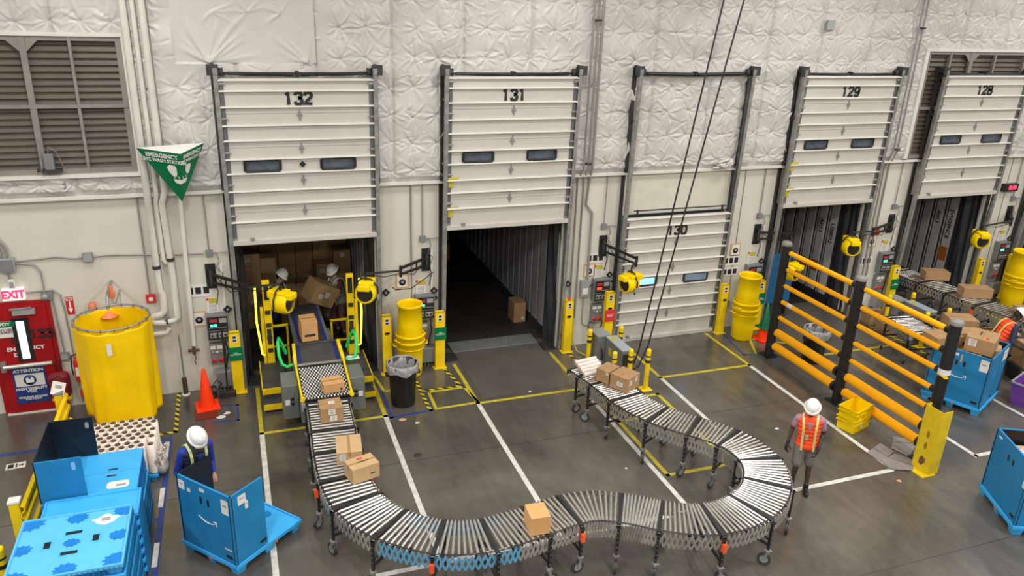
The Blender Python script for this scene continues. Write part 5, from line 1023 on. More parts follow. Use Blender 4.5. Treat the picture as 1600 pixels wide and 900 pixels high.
# heap of cartons in the loaded crate
cz = radians(25)
for lab, dx, dy, z, dims, r_, mk in (('large carton on top of the heap in the loaded blue crate, nearest', -.05, -.16, 1.20, (.62, .50, .30), .1, (('l', .12, .2, .14, .14, Mpaper), ('t', -.18, -.1, .12, .05, Mrprint), ('t', .05, .05, .2, .03, Mprint))), ('flat carton on the heap in the loaded crate, towards door 129', -.30, .48, 1.14, (.62, .42, .24), -.5, (('t', .18, .05, .05, .03, Mrprint),)), ('long carton on the heap in the loaded crate, far corner', .45, .30, 1.1, (.62, .34, .2), -.75, ()), ('pale carton tucked low in the loaded crate', .34, -.30, 1.0, (.4, .3, .17), .3, ()), ('small pale carton under the heap by the barrier post', -.42, -.12, 1.02, (.26, .34, .16), .3, ())):
    p = Vector((12.42, -4.42, z-.02))+Matrix.Rotation(cz, 3, 'Z') @ Vector((dx, dy, 0))
    carton(lab, p, dims, cz+r_, Mcardl if 'pale' in lab else Mcard, mk, group='cartons heaped in the loaded crate')
p = Vector((12.42, -4.42, .2)); tag(MB().bx(-.56, .56, -.50, .50, -.04, .74).build('carton_fill', Mcard, loc=p, rot=(0, 0, cz)), 'brown cartons filling the bottom of the loaded blue crate', 'cartons')
carton('carton standing behind the loaded crate near the worker in orange', (13.66, -3.05, .60), (.6, .46, .5), -.4, Mcard, (('t', -.2, 0, .06, .03, Mrprint),))
tag(MB().bx(-.4, .4, -.3, .3, 0, .1).bx(-.36, -.3, -.26, -.2, .1, .595).bx(.3, .36, -.26, -.2, .1, .595).bx(-.36, -.3, .2, .26, .1, .595).bx(.3, .36, .2, .26, .1, .595).bx(-.4, .4, -.3, .3, .56, .598).build('steel_trolley', Mgrey, loc=(13.66, -3.05, 0), rot=(0, 0, -.4)), 'low steel trolley under the carton behind the loaded crate', 'trolley')
for i, (x, y, z, h_) in enumerate(((14.35, -3.45, 0, .398), (14.55, -4.15, 0, .348))): tag(MB().bx(-.3, .3, -.25, .25, h_-.05, h_).bx(-.28, -.22, -.2, .2, 0, h_-.05).bx(.22, .28, -.2, .2, 0, h_-.05).build('low_stand', Mdark, loc=(x, y, z), rot=(0, 0, -.3)), ['low dark stand under the open carton with the orange strip', 'low dark stand under the carton at the picture edge'][i], 'stand')
t = thing('purple_tote', 'purple plastic tote at the picture edge below the cartons', 'tote', (13.62, -5.0, 0), .35)
MB().add([(-.3,-.2,0),(.3,-.2,0),(.3,.2,0),(-.3,.2,0),(-.38,-.26,.5),(.38,-.26,.5),(.38,.26,.5),(-.38,.26,.5)], [(3,2,1,0),(0,1,5,4),(1,2,6,5),(2,3,7,6),(3,0,4,7)]).build('body', Mpurp, t).modifiers.new('s', 'SOLIDIFY').thickness = .01
MB().bx(-.40, .40, -.28, -.25, .48, .51).bx(-.40, .40, .25, .28, .48, .51).bx(-.40, -.37, -.28, .28, .48, .51).bx(.37, .40, -.28, .28, .48, .51).build('rim', Mgreyl, t)
# stacked pallets, bottom corner
def pallet(label, loc, rz=0, w_=1.2, d_=1.14, h=.15, group='stacked blue plastic pallets', deck=False):
    t = thing('plastic_pallet', label, 'pallet', loc, rz, group); pallet_mesh(w_, d_, h-.02).build('base', Mbluel if not deck else mat('deck_sky_blue', (.10, .47, .88), .38, var=.05), t, bevel=.004)
    m = MB(); rg_ = random.Random(int(loc[2]*100))
    for i in range(22): x = -w_/2+.03+i*(w_-.06)/21; m.bx(x-.004, x+.004, -d_/2-.02, -d_/2-.008, .02, h-.02)
    for i in range(22): y = -d_/2+.03+i*(d_-.06)/21; m.bx(w_/2+.008, w_/2+.02, y-.004, y+.004, .02, h-.02)
    m.build('side_ribs', Mblue, t)
    if deck:
        z = h-.02
        def star(cx, cy, a, b_, sl, n, seed):
            r_ = random.Random(seed); p = []
            for i in range(n*2):
                q = 2*pi*i/(n*2); rr_ = .86 if i % 2 else .66; rr_ *= r_.uniform(.9, 1.08)
                p.append((max(-w_/2+.02, min(w_/2-.02, cx+a*rr_*cos(q)*1.12)), max(-d_/2+.02, min(d_/2-.02, cy+b_*rr_*sin(q)*1.12))))
            return p
        for i, (cx, cy, a, b_) in enumerate(((-.52, .50, .18, .14), (0, .48, .14, .12), (.54, .50, .16, .12), (-.54, 0, .15, .11), (0, .0, .11, .085), (.52, 0, .14, .11), (-.52, -.5, .16, .13), (0, -.48, .15, .12), (.54, -.46, .18, .14))):
            MB().prism(star(cx, cy, a, b_, 0, 11, i), Matrix.Translation((0, 0, z)), .003).build('deck_recess', Mblued, t)
        for cx, cy, a, b_ in ((0, .19, .09, .028), (.26, .02, .035, .06), (-.26, .02, .035, .06), (0, -.19, .09, .028)):
            o = MB().prism([(cx+(a+.03)*sx*(1 if q else .75), cy+(b_+.03)*sy*(.75 if q else 1)) for sx, sy, q in ((-1,-1,1),(-1,-1,0),(1,-1,0),(1,-1,1),(1,1,1),(1,1,0),(-1,1,0),(-1,1,1))], Matrix.Translation((0, 0, z)), .003).build('hand_hole', mat('pallet_edge_blue', (.08, .46, .86), .35), t)
            MB().prism([(cx-a, cy-b_), (cx+a, cy-b_), (cx+a, cy+b_), (cx-a, cy+b_)], Matrix.Translation((0, 0, z+.003)), .002).build('opening', Mcin, o)
        pts = [(.33+.14*cos(q)*(1+.25*sin(5*q)), .36+.09*sin(q)*(1+.25*cos(4*q))) for q in np.linspace(0, 2*pi, 22)[:-1]]
        lb = MB().prism(pts, Matrix.Translation((0, 0, z)), .004).build('torn_paper_label', Mpaper, t); MB().bx(.28, .38, .33, .40, z+.004, z+.005).build('label_text', Mlprint, lb)
    return t
od = ['bottom', 'second', 'third', 'fourth', 'fifth', 'sixth', 'seventh', 'top']
for i in range(8): pallet('blue plastic pallet, %s of the stack in the picture corner' % (od[i] if i in (0, 7) else od[i]+' from the floor'), (-3.385+(.0 if i % 2 else .008), -5.86+(.005 if i % 2 else -.005), .149*i), -.0, deck=(i == 7), group='pallets stacked in the picture corner')
for i in range(4): pallet('blue pallet %s in the pile under the folded crates' % ['on the floor', 'second from the floor', 'third from the floor', 'uppermost'][i], (-3.37, -4.12, .149*i), 0, 1.16, 1.08, group='pallets under the folded crates')
for i in range(7):
    t = thing('folded_crate_panel', 'flat folded blue crate panel, %s of the pile by the film rolls' % ['lowest', 'second', 'third', 'fourth', 'fifth', 'sixth', 'topmost'][i], 'crate panel', (-3.37+random.uniform(-.008, .012), -4.12+random.uniform(-.01, .01), .602+.056*i), 0, 'folded crate panels in a pile')
    MB().bx(-.57, .57, -.54, .54, 0, .022).bx(-.57, .57, -.54, .54, .028, .05).build('panel', Mblue if i < 6 else Mbluel, t, bevel=.003)
    MB().bx(-.575, .575, -.545, -.535, .0, .012).bx(.565, .577, -.54, .54, .02, .03).build('hinge', Mblued, t)
    if i == 6:
        for y in (.06, -.10): rect(Matrix.Translation((.22, y, .05)), .13, .035, 'hand_slot', Mblack, t, r=.015)
        o = rect(Matrix.Translation((.32, -.34, .05)), .28, .17, 'paper_label', Mpaper, t, r=.05); rect(Matrix.Translation((.36, -.36, .052)), .12, .05, 'label_text', Mlprint, o)
        MB().bx(-.57, .57, -.012, -.008, .05, .0515).build('seam', Mblued, t)
t = thing('crate_sleeve', 'standing folded crate sleeve, black inside, between the guard rail and film rolls', 'crate sleeve', (-3.66, -4.12, .995))
for nm, (a, b_, c_, d_) in (('back_panel', (-.27, .27, .52, .54)), ('side_panel', (-.285, -.27, -.54, .54)), ('front_panel', (-.27, .27, -.54, -.52))):
    p = MB().bx(a, b_, c_, d_, 0, .62).build(nm, Mcin if nm != 'front_panel' else Mblue, t, bevel=.003)
    if nm == 'front_panel': rect(Matrix.Translation((.17, -.541, .50)) @ Matrix.Rotation(pi/2, 4, 'X'), .05, .12, 'hand_slot', mat('slot_light_blue', (.2, .45, .8)), p, r=.02)
    if nm == 'back_panel': rect(Matrix.Translation((.19, .518, .50)) @ Matrix.Rotation(pi/2, 4, 'X'), .05, .10, 'hand_slot', Mlprint, p, r=.02)
pallet('blue pallet turned edgewise between the two big stacks', (-3.3, -4.98, .0), 0, 1.12, .55, group=None)
for i in range(6): pallet('blue pallet %s in the narrow stack between the two big stacks' % ['second', 'third', 'fourth', 'fifth', 'sixth', 'topmost'][i], (-3.3, -4.98, .149*(i+1)), 0, 1.12, .55, group='narrow stack of pallets')
# stretch film rolls on end
t0 = thing('stretch_film_roll', 'roll', 'roll', (0, 0, 0), 0, 'stretch film rolls standing on end by the yellow curtain')
MB().lathe([(.064, 0), (.066, .50), (.040, .502), (.040, .40)], n=18).build('film', Mfilm, t0); MB().lathe([(.040, .51), (.033, .51), (.033, .40), (0, .40)], n=14).build('core', mat('roll_core_brown', (.10, .065, .04), .7), t0)
first = True
for j in range(8):
    for i in range(7):
        x, y = -3.68+.137*i+.068*(j % 2), -2.05-.120*j
        if x > -2.78 or (j == 6 and i == 6): continue
        t = t0 if first else copy_tree(t0); first = False; t.location = (x, y, .13+.006*((i*3+j) % 3))
        t['label'] = 'white film roll on end, %s row from the wall, %s from the guard rail' % (['first', 'second', 'third', 'fourth', 'fifth', 'sixth', 'seventh', 'eighth', 'ninth'][j], ['first', 'second', 'third', 'fourth', 'fifth', 'sixth', 'seventh', 'eighth'][i])
pallet('pallet under the standing stretch film rolls', (-3.27, -2.48, 0), 0, 1.05, 1.0, .13, group=None)
t = thing('crumpled_film', 'crumpled clear stretch film bunched beside the film rolls', 'plastic film', (-2.68, -2.75, .13)); m = MB(); rg_ = random.Random(5)
for i in range(9):
    a = Vector((rg_.uniform(-.06, .06), rg_.uniform(-.2, .2), rg_.uniform(0, .12))); m.tube([a, a+Vector((rg_.uniform(-.06, .06), rg_.uniform(-.1, .1), .15)), a+Vector((rg_.uniform(-.08, .08), rg_.uniform(-.15, .15), .32))], [.015, .03, .01], 6)
m.build('film', Mfilm, t); MB().ell((0, 0, .02), (.1, .2, .14)).build('bunch', Mbag, t)
# yellow guard rail
t = thing('guard_rail', 'long yellow corrugated guard rail between the red door and the pallets', 'guard rail', (-4.2, -3.1, 0))
for i, y in enumerate((-1.63, -4.62)):
    x = -4.2 if i == 0 else -4.24
    wb('post', MB().bx(x-.06, x+.06, y-.06, y+.06, 0, 1.07), Myel, t, bevel=.004); wb('post_cap', MB().bx(x-.07, x+.07, y-.07, y+.07, 1.07, 1.10), Mpaper if i == 1 else Mgalv, t); wb('base_plate', MB().bx(x-.13, x+.13, y-.13, y+.13, 0, .015), Myel, t)
for zz in (.88, .42):
    prof = [(.02, -.16), (.06, -.13), (.06, -.07), (.015, -.03), (.015, .03), (.06, .07), (.06, .13), (.02, .16)]
    m = MB(); vs = [(-4.2+.06+a, -1.55, zz+b_) for a, b_ in prof]+[(-4.24+.06+a, -4.70, zz+b_) for a, b_ in prof]; n8 = len(prof)
    m.add(vs, [(i, i+1, i+1+n8, i+n8) for i in range(n8-1)]); o = wb('beam', m, Myel, t); o.modifiers.new('s', 'SOLIDIFY').thickness = .012
o = tag(MB().box((0, 0, 0), (.20, .004, .24)).build('hanging_card', Mpaper, loc=(-4.20, -1.58, 1.14), rot=(radians(-50), .45, .2)), 'white card tied to the far end post of the yellow guard rail', 'card'); MB().bx(-.05, .05, -.004, -.002, .0, .06).build('printing', Mlprint, o)
def bollard(label, x, y, h=.9, r=.05, base=True):
    t = thing('bollard', label, 'bollard', (x, y, 0), 0, 'yellow steel bollards'); MB().cyl((0, 0, 0), (0, 0, h-.05), r, n=18).lathe([(r, h-.05), (r*.9, h-.015), (r*.5, h), (0, h)], n=18).build('post', Myel, t)
    MB().cyl((0, 0, h-.30), (0, 0, h-.24), r+.002, n=18).build('black_band', Mblack, t); MB().cyl((0, 0, h-.17), (0, 0, h-.14), r+.002, n=18).build('black_band', Mblack, t)
    if base: MB().bx(-.11, .11, -.11, .11, 0, .012).build('base_plate', Myel, t)
    return t
bollard('yellow bollard cut off in the bottom corner beside the pallet stack', -4.27, -5.42, .98, .06)
# ------------------------------------------------------------------ grey cabinets and bollards at 130 and 128
for dx, d, s_ in ((0, '130', 'at door 130'), (8, '128', 'at door 128 behind the barrier')):
    t = thing('power_unit', 'upright grey steel power unit %s' % s_, 'cabinet', (5.84+dx, -1.10, 0)); MB().bx(-.14, .14, -.19, .19, .06, .76).build('cabinet', Mgrey, t, bevel=.008); MB().bx(-.15, .15, -.20, .20, .76, .79).build('lid', Mgreyl, t); MB().bx(-.13, .13, -.18, .18, 0, .06).build('plinth', Mdark, t)
    MB().bx(-.12, .12, -.198, -.19, .12, .70).build('door', Mgrey, t); MB().tube([(-.05, -.20, .5), (-.05, -.27, .35), (-.08, -.27, .2), (-.1, -.2, .15)], .02, 6).build('hose', Mblack, t)
    t = thing('hydraulic_unit', 'long low grey machine box with a sloping pale lid %s' % s_, 'machine', (5.97+dx, -1.72, 0), 0); MB().bx(-.11, .11, -.36, .36, .10, .77).build('body', Mgrey, t, bevel=.008); MB().bx(-.12, .12, -.37, .37, .77, .80).build('lid', mat('lid_blue_grey', (.40, .46, .52), .3, .2), t, bevel=.004)
    MB().bx(-.09, .09, -.34, .34, 0, .10).build('skid', Mdark, t); MB().bx(-.118, -.11, .1, .22, .45, .60).bx(-.09, .03, .14, .3, .80, .803).build('warning_sticker', Mytape, t); MB().bx(-.09, .09, -.37, -.36, .2, .7).build('motor_face', Mdark, t)
for x, y, l in ((5.58, -1.13, 'yellow bollard beside the upright power unit at door 130'), (6.30, -1.15, 'yellow bollard close to closed door 130 behind the machine box'), (5.60, -2.26, 'yellow bollard just behind the film rolls on the conveyor end'), (5.97, -2.24, 'yellow bollard right in front of the long machine box at door 130'), (6.32, -2.33, 'yellow bollard in front, fully visible, beside the three label carton'), (13.58, -1.13, 'yellow bollard beside the upright unit behind the barrier'), (13.60, -2.26, 'yellow bollard in front of the long machine box behind the barrier'), (14.30, -1.15, 'yellow bollard beside the conveyor legs at door 128'), (14.32, -2.2, 'yellow bollard beside the short conveyor end behind the loaded crate')): bollard(l, x, y)
# ------------------------------------------------------------------ barrels, bins, cones
def barrel_stack(label, x, y, n, r=.27):
    rims = (0, .14, .78)
    for i, z in enumerate(rims):
        t = thing('plastic_barrel', '%s %s' % (['lowest', 'middle', 'topmost'][i], label), 'barrel', (x, y, z+.002), .4*i, 'nested yellow barrels')
        h = .80; rb, rt = r*.84, r*1.02
        if z > .3: rb, rt = r*.94, r*.86
        MB().lathe([(0, .0), (rb*.93, 0), (rb, .03), (rb+(rt-rb)*.5, h*.5), (rt, h-.06), (rt+.022, h-.05), (rt+.026, h-.015), (rt+.018, h), (rt-.004, h), (rt-.012, h-.06), (rb-.01, .06), (0, .03)], n=32).build('body', Myelp, t)
        m = MB()
        if z > .3: continue
        for s_ in (-1, 1): m.tube([(s_*(rt+.015), -.07, h-.12), (s_*(rt+.07), -.06, h-.10), (s_*(rt+.07), .06, h-.10), (s_*(rt+.015), .07, h-.12)], .016, 6)
        m.tube([(cos(a)*(rt+.006), sin(a)*(rt+.006), h-.16) for a in np.linspace(0, 2*pi, 33)[:-1]], .010, 6, closed=True); m.build('handles', Myelp, t)
barrel_stack('yellow barrel of the nested stack between doors 132 and 131', 1.90, -.42, 2, .27)
barrel_stack('yellow barrel of the nested stack between doors 130 and 129', 9.78, -.66, 3, .28)
barrel_stack('yellow barrel of the nested stack past door 128', 18.15, -.85, 3, .30); barrel_stack('yellow barrel of the second stack past door 128', 19.05, -1.3, 2, .28)
def bin_(label, x, y, h=.82, r=.25):
    t = thing('trash_bin', label, 'bin', (x, y, 0), 0, 'black bins with clear liners'); MB().lathe([(0, 0), (r*.8, 0), (r*.84, .03), (r, h-.06), (r+.025, h-.05), (r+.025, h), (r-.005, h), (r*.82, .06), (0, .05)], n=28).build('bin', Mblack, t)
    m = MB(); n_ = 48; vs = []; rows = [(r+.034, h-.15), (r+.032, h-.08), (r+.034, h+.01), (r+.005, h+.015), (r-.02, h-.1), (r*.85, h*.5), (r*.75, .12), (0.01, .1)]
    for rr_, z in rows:
        for i in range(n_): a = 2*pi*i/n_; q = .010*sin(7*a+z*9)+.006*sin(17*a+5*z); vs.append((cos(a)*(rr_+q), sin(a)*(rr_+q), z+(.025*sin(5*a) if z == h-.15 else 0)))
    fs = [(j*n_+i, j*n_+(i+1)%n_, (j+1)*n_+(i+1)%n_, (j+1)*n_+i) for j in range(len(rows)-1) for i in range(n_)]
    m.add(vs, fs, 0, True).build('liner', Mbag, t)
    for s_ in (-1, 1): MB().bx(s_*(r-.01), s_*(r+.06), -.06, .06, h-.24, h-.18).build('handle', Mblack, t, bevel=.01)
bin_('black trash bin with a clear liner between doors 132 and 131', 1.50, -1.56, .86, .27)
bin_('black trash bin with a clear liner seen through the amber barrier', 10.60, -2.15, .78, .26)
def cone(label, x, y, z=0, m=None, s_=1.0):
    t = thing('traffic_cone', label, 'cone', (x, y, z), .15, 'traffic cones'); MB().lathe([(.135*s_, .03), (.03*s_, .70*s_), (.022*s_, .71*s_), (0, .71*s_)], n=24).build('cone', m or Mcone, t); MB().bx(-.19*s_, .19*s_, -.19*s_, .19*s_, 0, .035).build('base', m or Mcone, t, bevel=.01)
cone('orange traffic cone by the controls at door 132', -2.03, -.72, s_=1.1)
cone('orange cone under the green cone behind the yellow barrels', 10.24, -.86); cone('green cone stacked on an orange cone behind the yellow barrels', 10.24, -.86, .30, mat('cone_green', (.0, .14, .05), .45), .85)
cone('orange cone standing beyond the door 128 conveyor', 17.55, -2.2, s_=1.15)
t = thing('blue_tool_cart', 'blue panel cart parked in the mouth of door 129', 'cart', (11.16, .12, 0)); MB().bx(-.44, .44, -.06, .06, .45, 1.72).build('panel', mat('cart_blue', (.012, .12, .30), .45), t, bevel=.01); MB().bx(-.36, -.32, -.1, .1, .08, .5).bx(.32, .36, -.1, .1, .08, .5).bx(-.36, .36, -.12, .12, .08, .14).build('frame', Mdark, t)
for s_ in (-.3, .3): MB().cyl((s_-.02, 0, .05), (s_+.02, 0, .05), .05).build('wheel', Mblack, t)
# ------------------------------------------------------------------ amber barrier
BY = (-1.65, -3.85, -6.02)
t = thing('barrier_fence', 'tall amber rail barrier with three black posts', 'barrier', (9.82, -3.85, 0))
for i, y in enumerate(BY):
    p = wb('post', MB().cyl((9.82, y, 0), (9.82, y, 2.60), .098, n=24), Mblack, t, lab='round black post'); wb('post_cap', MB().lathe([(.11, 0), (.11, .05), (.09, .08), (0, .085)], (9.82, y, 2.60), 24), mat('cap_grey', (.22, .21, .20), .5), t); wb('base_plate', MB().bx(9.66, 9.98, y-.16, y+.16, 0, .02), Mblack, t)
    if i == 2: o = wb('sticker_band', MB().cyl((9.82, y, 1.70), (9.82, y, 1.80), .0995, n=24, caps=False), Mpaper, t); wb('yellow_band', MB().cyl((9.82, y, 1.64), (9.82, y, 1.70), .0995, n=24, caps=False), Mhazv, t)
for a, b_ in zip(BY, BY[1:]):
    for z, r in ((2.46, .052), (2.09, .049), (1.72, .049), (1.35, .049), (.98, .049), (.62, .092), (.29, .092)):
        wb('rail', MB().cyl((9.82, a-.12, z), (9.82, b_+.12, z), r, n=16), Morg, t); wb('rail_socket', MB().cyl((9.82, a-.09, z), (9.82, a-.16, z), r+.012, n=16), Mblack, t); wb('rail_socket', MB().cyl((9.82, b_+.09, z), (9.82, b_+.16, z), r+.012, n=16), Mblack, t)
wb('rail_sticker', MB().cyl((9.82, -2.02, 1.35), (9.82, -2.16, 1.35), .0505, n=14, caps=False), Mpaper, t)
t = thing('column_guard', 'scuffed yellow steel corner guard standing at the near barrier post', 'guard', (9.55, -6.4, 0))
A_, B_, C_ = G(1424, 727), G(1449, 744), G(1468, 739); dAB = (B_-A_).normalized(); dBC = (C_-B_).normalized()
wb('web_plate', MB().beam(A_+Vector((0,0,.62)), B_+Vector((0,0,.62)), .012, 1.2, up=(0,0,1)), Myelw, t); wb('flange', MB().beam(B_+Vector((0,0,.62)), B_+dBC*.22+Vector((0,0,.62)), .012, 1.2), Myelw, t); wb('flange', MB().beam(A_+Vector((0,0,.62)), A_+dBC*.12+Vector((0,0,.62)), .012, 1.2), Myelw, t)
wb('foot_plate', MB().beam(A_-dAB*.03+Vector((0,0,.01)), B_+dAB*.03+Vector((0,0,.01)), .30, .02), Myelw, t)
nn = Vector((dAB.y, -dAB.x, 0)); M_ = Matrix(((dAB.x, 0, nn.x, 0), (dAB.y, 0, nn.y, 0), (0, 1, 0, 0), (0,0,0,1))); c_ = (A_+B_)/2+nn*.007
wb('oval_slot', MB().prism([(.03*cos(q), .07*sin(q)+.72) for q in np.linspace(0, 2*pi, 16)[:-1]], Matrix.Translation(c_) @ M_, .003).prism([(.03*cos(q), .07*sin(q)+.5) for q in np.linspace(0, 2*pi, 16)[:-1]], Matrix.Translation(c_) @ M_, .003), mat('slot_shadow_yellow', (.30, .21, .01), .5), t)
wb('dent', MB().prism([(-.06, .15), (.0, .12), (.06, .2), (.05, .27), (-.02, .3), (-.05, .24)], Matrix.Translation(c_) @ M_, .004), mat('rust_brown', (.16, .07, .02), .7), t)
# yellow totes, cardboard sheets, litter
for i in range(2):
    t = thing('yellow_tote', '%s of two nested yellow totes under the amber barrier' % ['lower', 'upper'][i], 'tote', (9.42, -4.75, .003+.20*i), .29, 'nested yellow totes')
    w_, d_, h, q = .56, .36, .27, .008; m = MB(); s0 = .92
    m.add([(-w_/2*s0,-d_/2*s0,0),(w_/2*s0,-d_/2*s0,0),(w_/2*s0,d_/2*s0,0),(-w_/2*s0,d_/2*s0,0),(-w_/2,-d_/2,h),(w_/2,-d_/2,h),(w_/2,d_/2,h),(-w_/2,d_/2,h)], [(3,2,1,0),(0,1,5,4),(1,2,6,5),(2,3,7,6),(3,0,4,7)])
    o = m.build('body', Myelp, t); o.modifiers.new('s', 'SOLIDIFY').thickness = q
    r_ = MB()
    for z in (h-.01, h-.09): r_.tube([(-w_/2-.01, -d_/2-.01, z), (w_/2+.01, -d_/2-.01, z), (w_/2+.01, d_/2+.01, z), (-w_/2-.01, d_/2+.01, z)], .012, 6, closed=True)
    for x in (-.2, 0, .2): r_.bx(x-.006, x+.006, -d_/2-.012, -d_/2, .04, h-.02)
    r_.build('rim', Myelp, t)
    if not i: MB().bx(-.08, 0, -d_/2*s0-.02, -d_/2*s0-.012, .08, .2).build('paper_label', Mpaper, t); MB().bx(w_/2*s0+.012, w_/2*s0+.022, -.07, .07, .08, .2).build('paper_label', Mpaper, t)
for i, (pts, l) in enumerate((([(1354, 708), (1375, 693), (1397, 706), (1377, 722)], 'grey cardboard sheet lying over the white line'), ([(1392, 701), (1396, 683), (1428, 688), (1430, 700), (1420, 714)], 'grey cardboard sheet against the foot of the barrier'), ([(1376, 721), (1398, 710), (1425, 720), (1427, 737), (1390, 734)], 'grey cardboard sheet in front of the yellow corner guard'))):
    P = [G(*q) for q in pts]; c = sum(P, Vector())/len(P); t = thing('cardboard_sheet', l, 'cardboard', (c.x, c.y, .004+.006*i), 0, 'flattened grey cardboard'); MB().prism([(p.x-c.x, p.y-c.y) for p in reversed(P)] if (P[1]-P[0]).cross(P[2]-P[1]).z < 0 else [(p.x-c.x, p.y-c.y) for p in P], Matrix.Identity(4), .006).build('sheet', Mrag, t)
    a_, b_ = (P[0]+P[1])/2-c, (P[2]+P[3])/2-c; MB().beam((a_.x, a_.y, .0065), (b_.x, b_.y, .0065), .012, .002).build('crease', Mdark, t)
for i, (x, y, s_, mt, l) in enumerate(((590+39, 656, .07, Mcardl, 'small torn piece of brown cardboard near the bin'), (410+1009-14, 752, .05, Mcardl, 'crumpled paper scrap in front of the yellow corner guard'), (652, 661, .04, Mpaper, 'small white scrap beside the brown cardboard piece'), (652, 711, .09, Mdark, 'dark flattened patch on the floor between the lines'), (347, 652, .09, Mpaper, 'white crumpled paper on the floor beside the orange cone'), (355, 646, .06, Mpaper, 'second crumpled paper by the orange cone'), (828, 612, .03, Mpaper, 'white speck of paper in front of door 131'), (978, 732, .03, Mpaper, 'white speck of paper inside the conveyor bend'), (1214, 670, .04, Mpaper, 'pale scrap near the worker in shorts'))):
    p = G(x, y); rg_ = random.Random(i); pl = [(s_*cos(q)*rg_.uniform(.6, 1.3), s_*sin(q)*rg_.uniform(.5, 1.0)) for q in np.linspace(0, 2*pi, 8)[:-1]]
    tag(MB().prism(pl, Matrix.Identity(4), .006 if i != 3 else .003).build('paper_scrap', mt, loc=(p.x, p.y, .003)), l, 'litter')
p = G(322, 648); tag(MB().bx(-.2, .2, -.17, .17, 0, .01).build('cone_reflection', mat('painted_cone_reflection', (.16, .02, .01), .5), loc=(p.x, p.y, .003), rot=(0, 0, .1)), 'dark red reflection of the orange cone, painted as a flat square on the floor', 'plate')  # thin red slab stands in for the cone's reflection in the floor
# ------------------------------------------------------------------ people
def remesh(o, vox, it=4):
    r = o.modifiers.new('skin', 'REMESH'); r.mode = 'VOXEL'; r.voxel_size = vox; r.use_smooth_shade = True
    s_ = o.modifiers.new('soft', 'SMOOTH'); s_.factor = .5; s_.iterations = it; return o
def hand(m, w_, d, pn, curl=.5, side=1, s_=1.0, mi=0):
    d = Vector(d).normalized(); pn = Vector(pn); pn = (pn-d*pn.dot(d)).normalized(); x = d.cross(pn).normalized()*side; w_ = Vector(w_)
    pc = w_+d*.048*s_; R = Matrix((x, d, pn)).transposed(); m.ell(pc, (.040*s_, .052*s_, .017*s_), R); m.cap(w_-d*.02, w_+d*.03, .024*s_, .024*s_, 8)
    for i, (off, ln) in enumerate(((-.028, .060), (-.010, .072), (.009, .068), (.027, .054))):
        b = w_+d*.088*s_+x*off*s_; c1 = curl*.8; c2 = curl*1.9
        m1 = b+(d*cos(c1)+pn*sin(c1))*ln*.5*s_; m2 = m1+(d*cos(c2)+pn*sin(c2))*ln*.5*s_; m.cap(b, m1, .0095*s_, .009*s_, 8); m.cap(m1, m2, .009*s_, .008*s_, 8)
    tb = w_+d*.03*s_-x*.034*s_; t1 = tb+(d*.65-x*.6+pn*.35)*.042*s_; t2 = t1+(d*.85-x*.1+pn*.5)*.032*s_; m.cap(tb, t1, .0125*s_, .011*s_, 8); m.cap(t1, t2, .011*s_, .009*s_, 8)
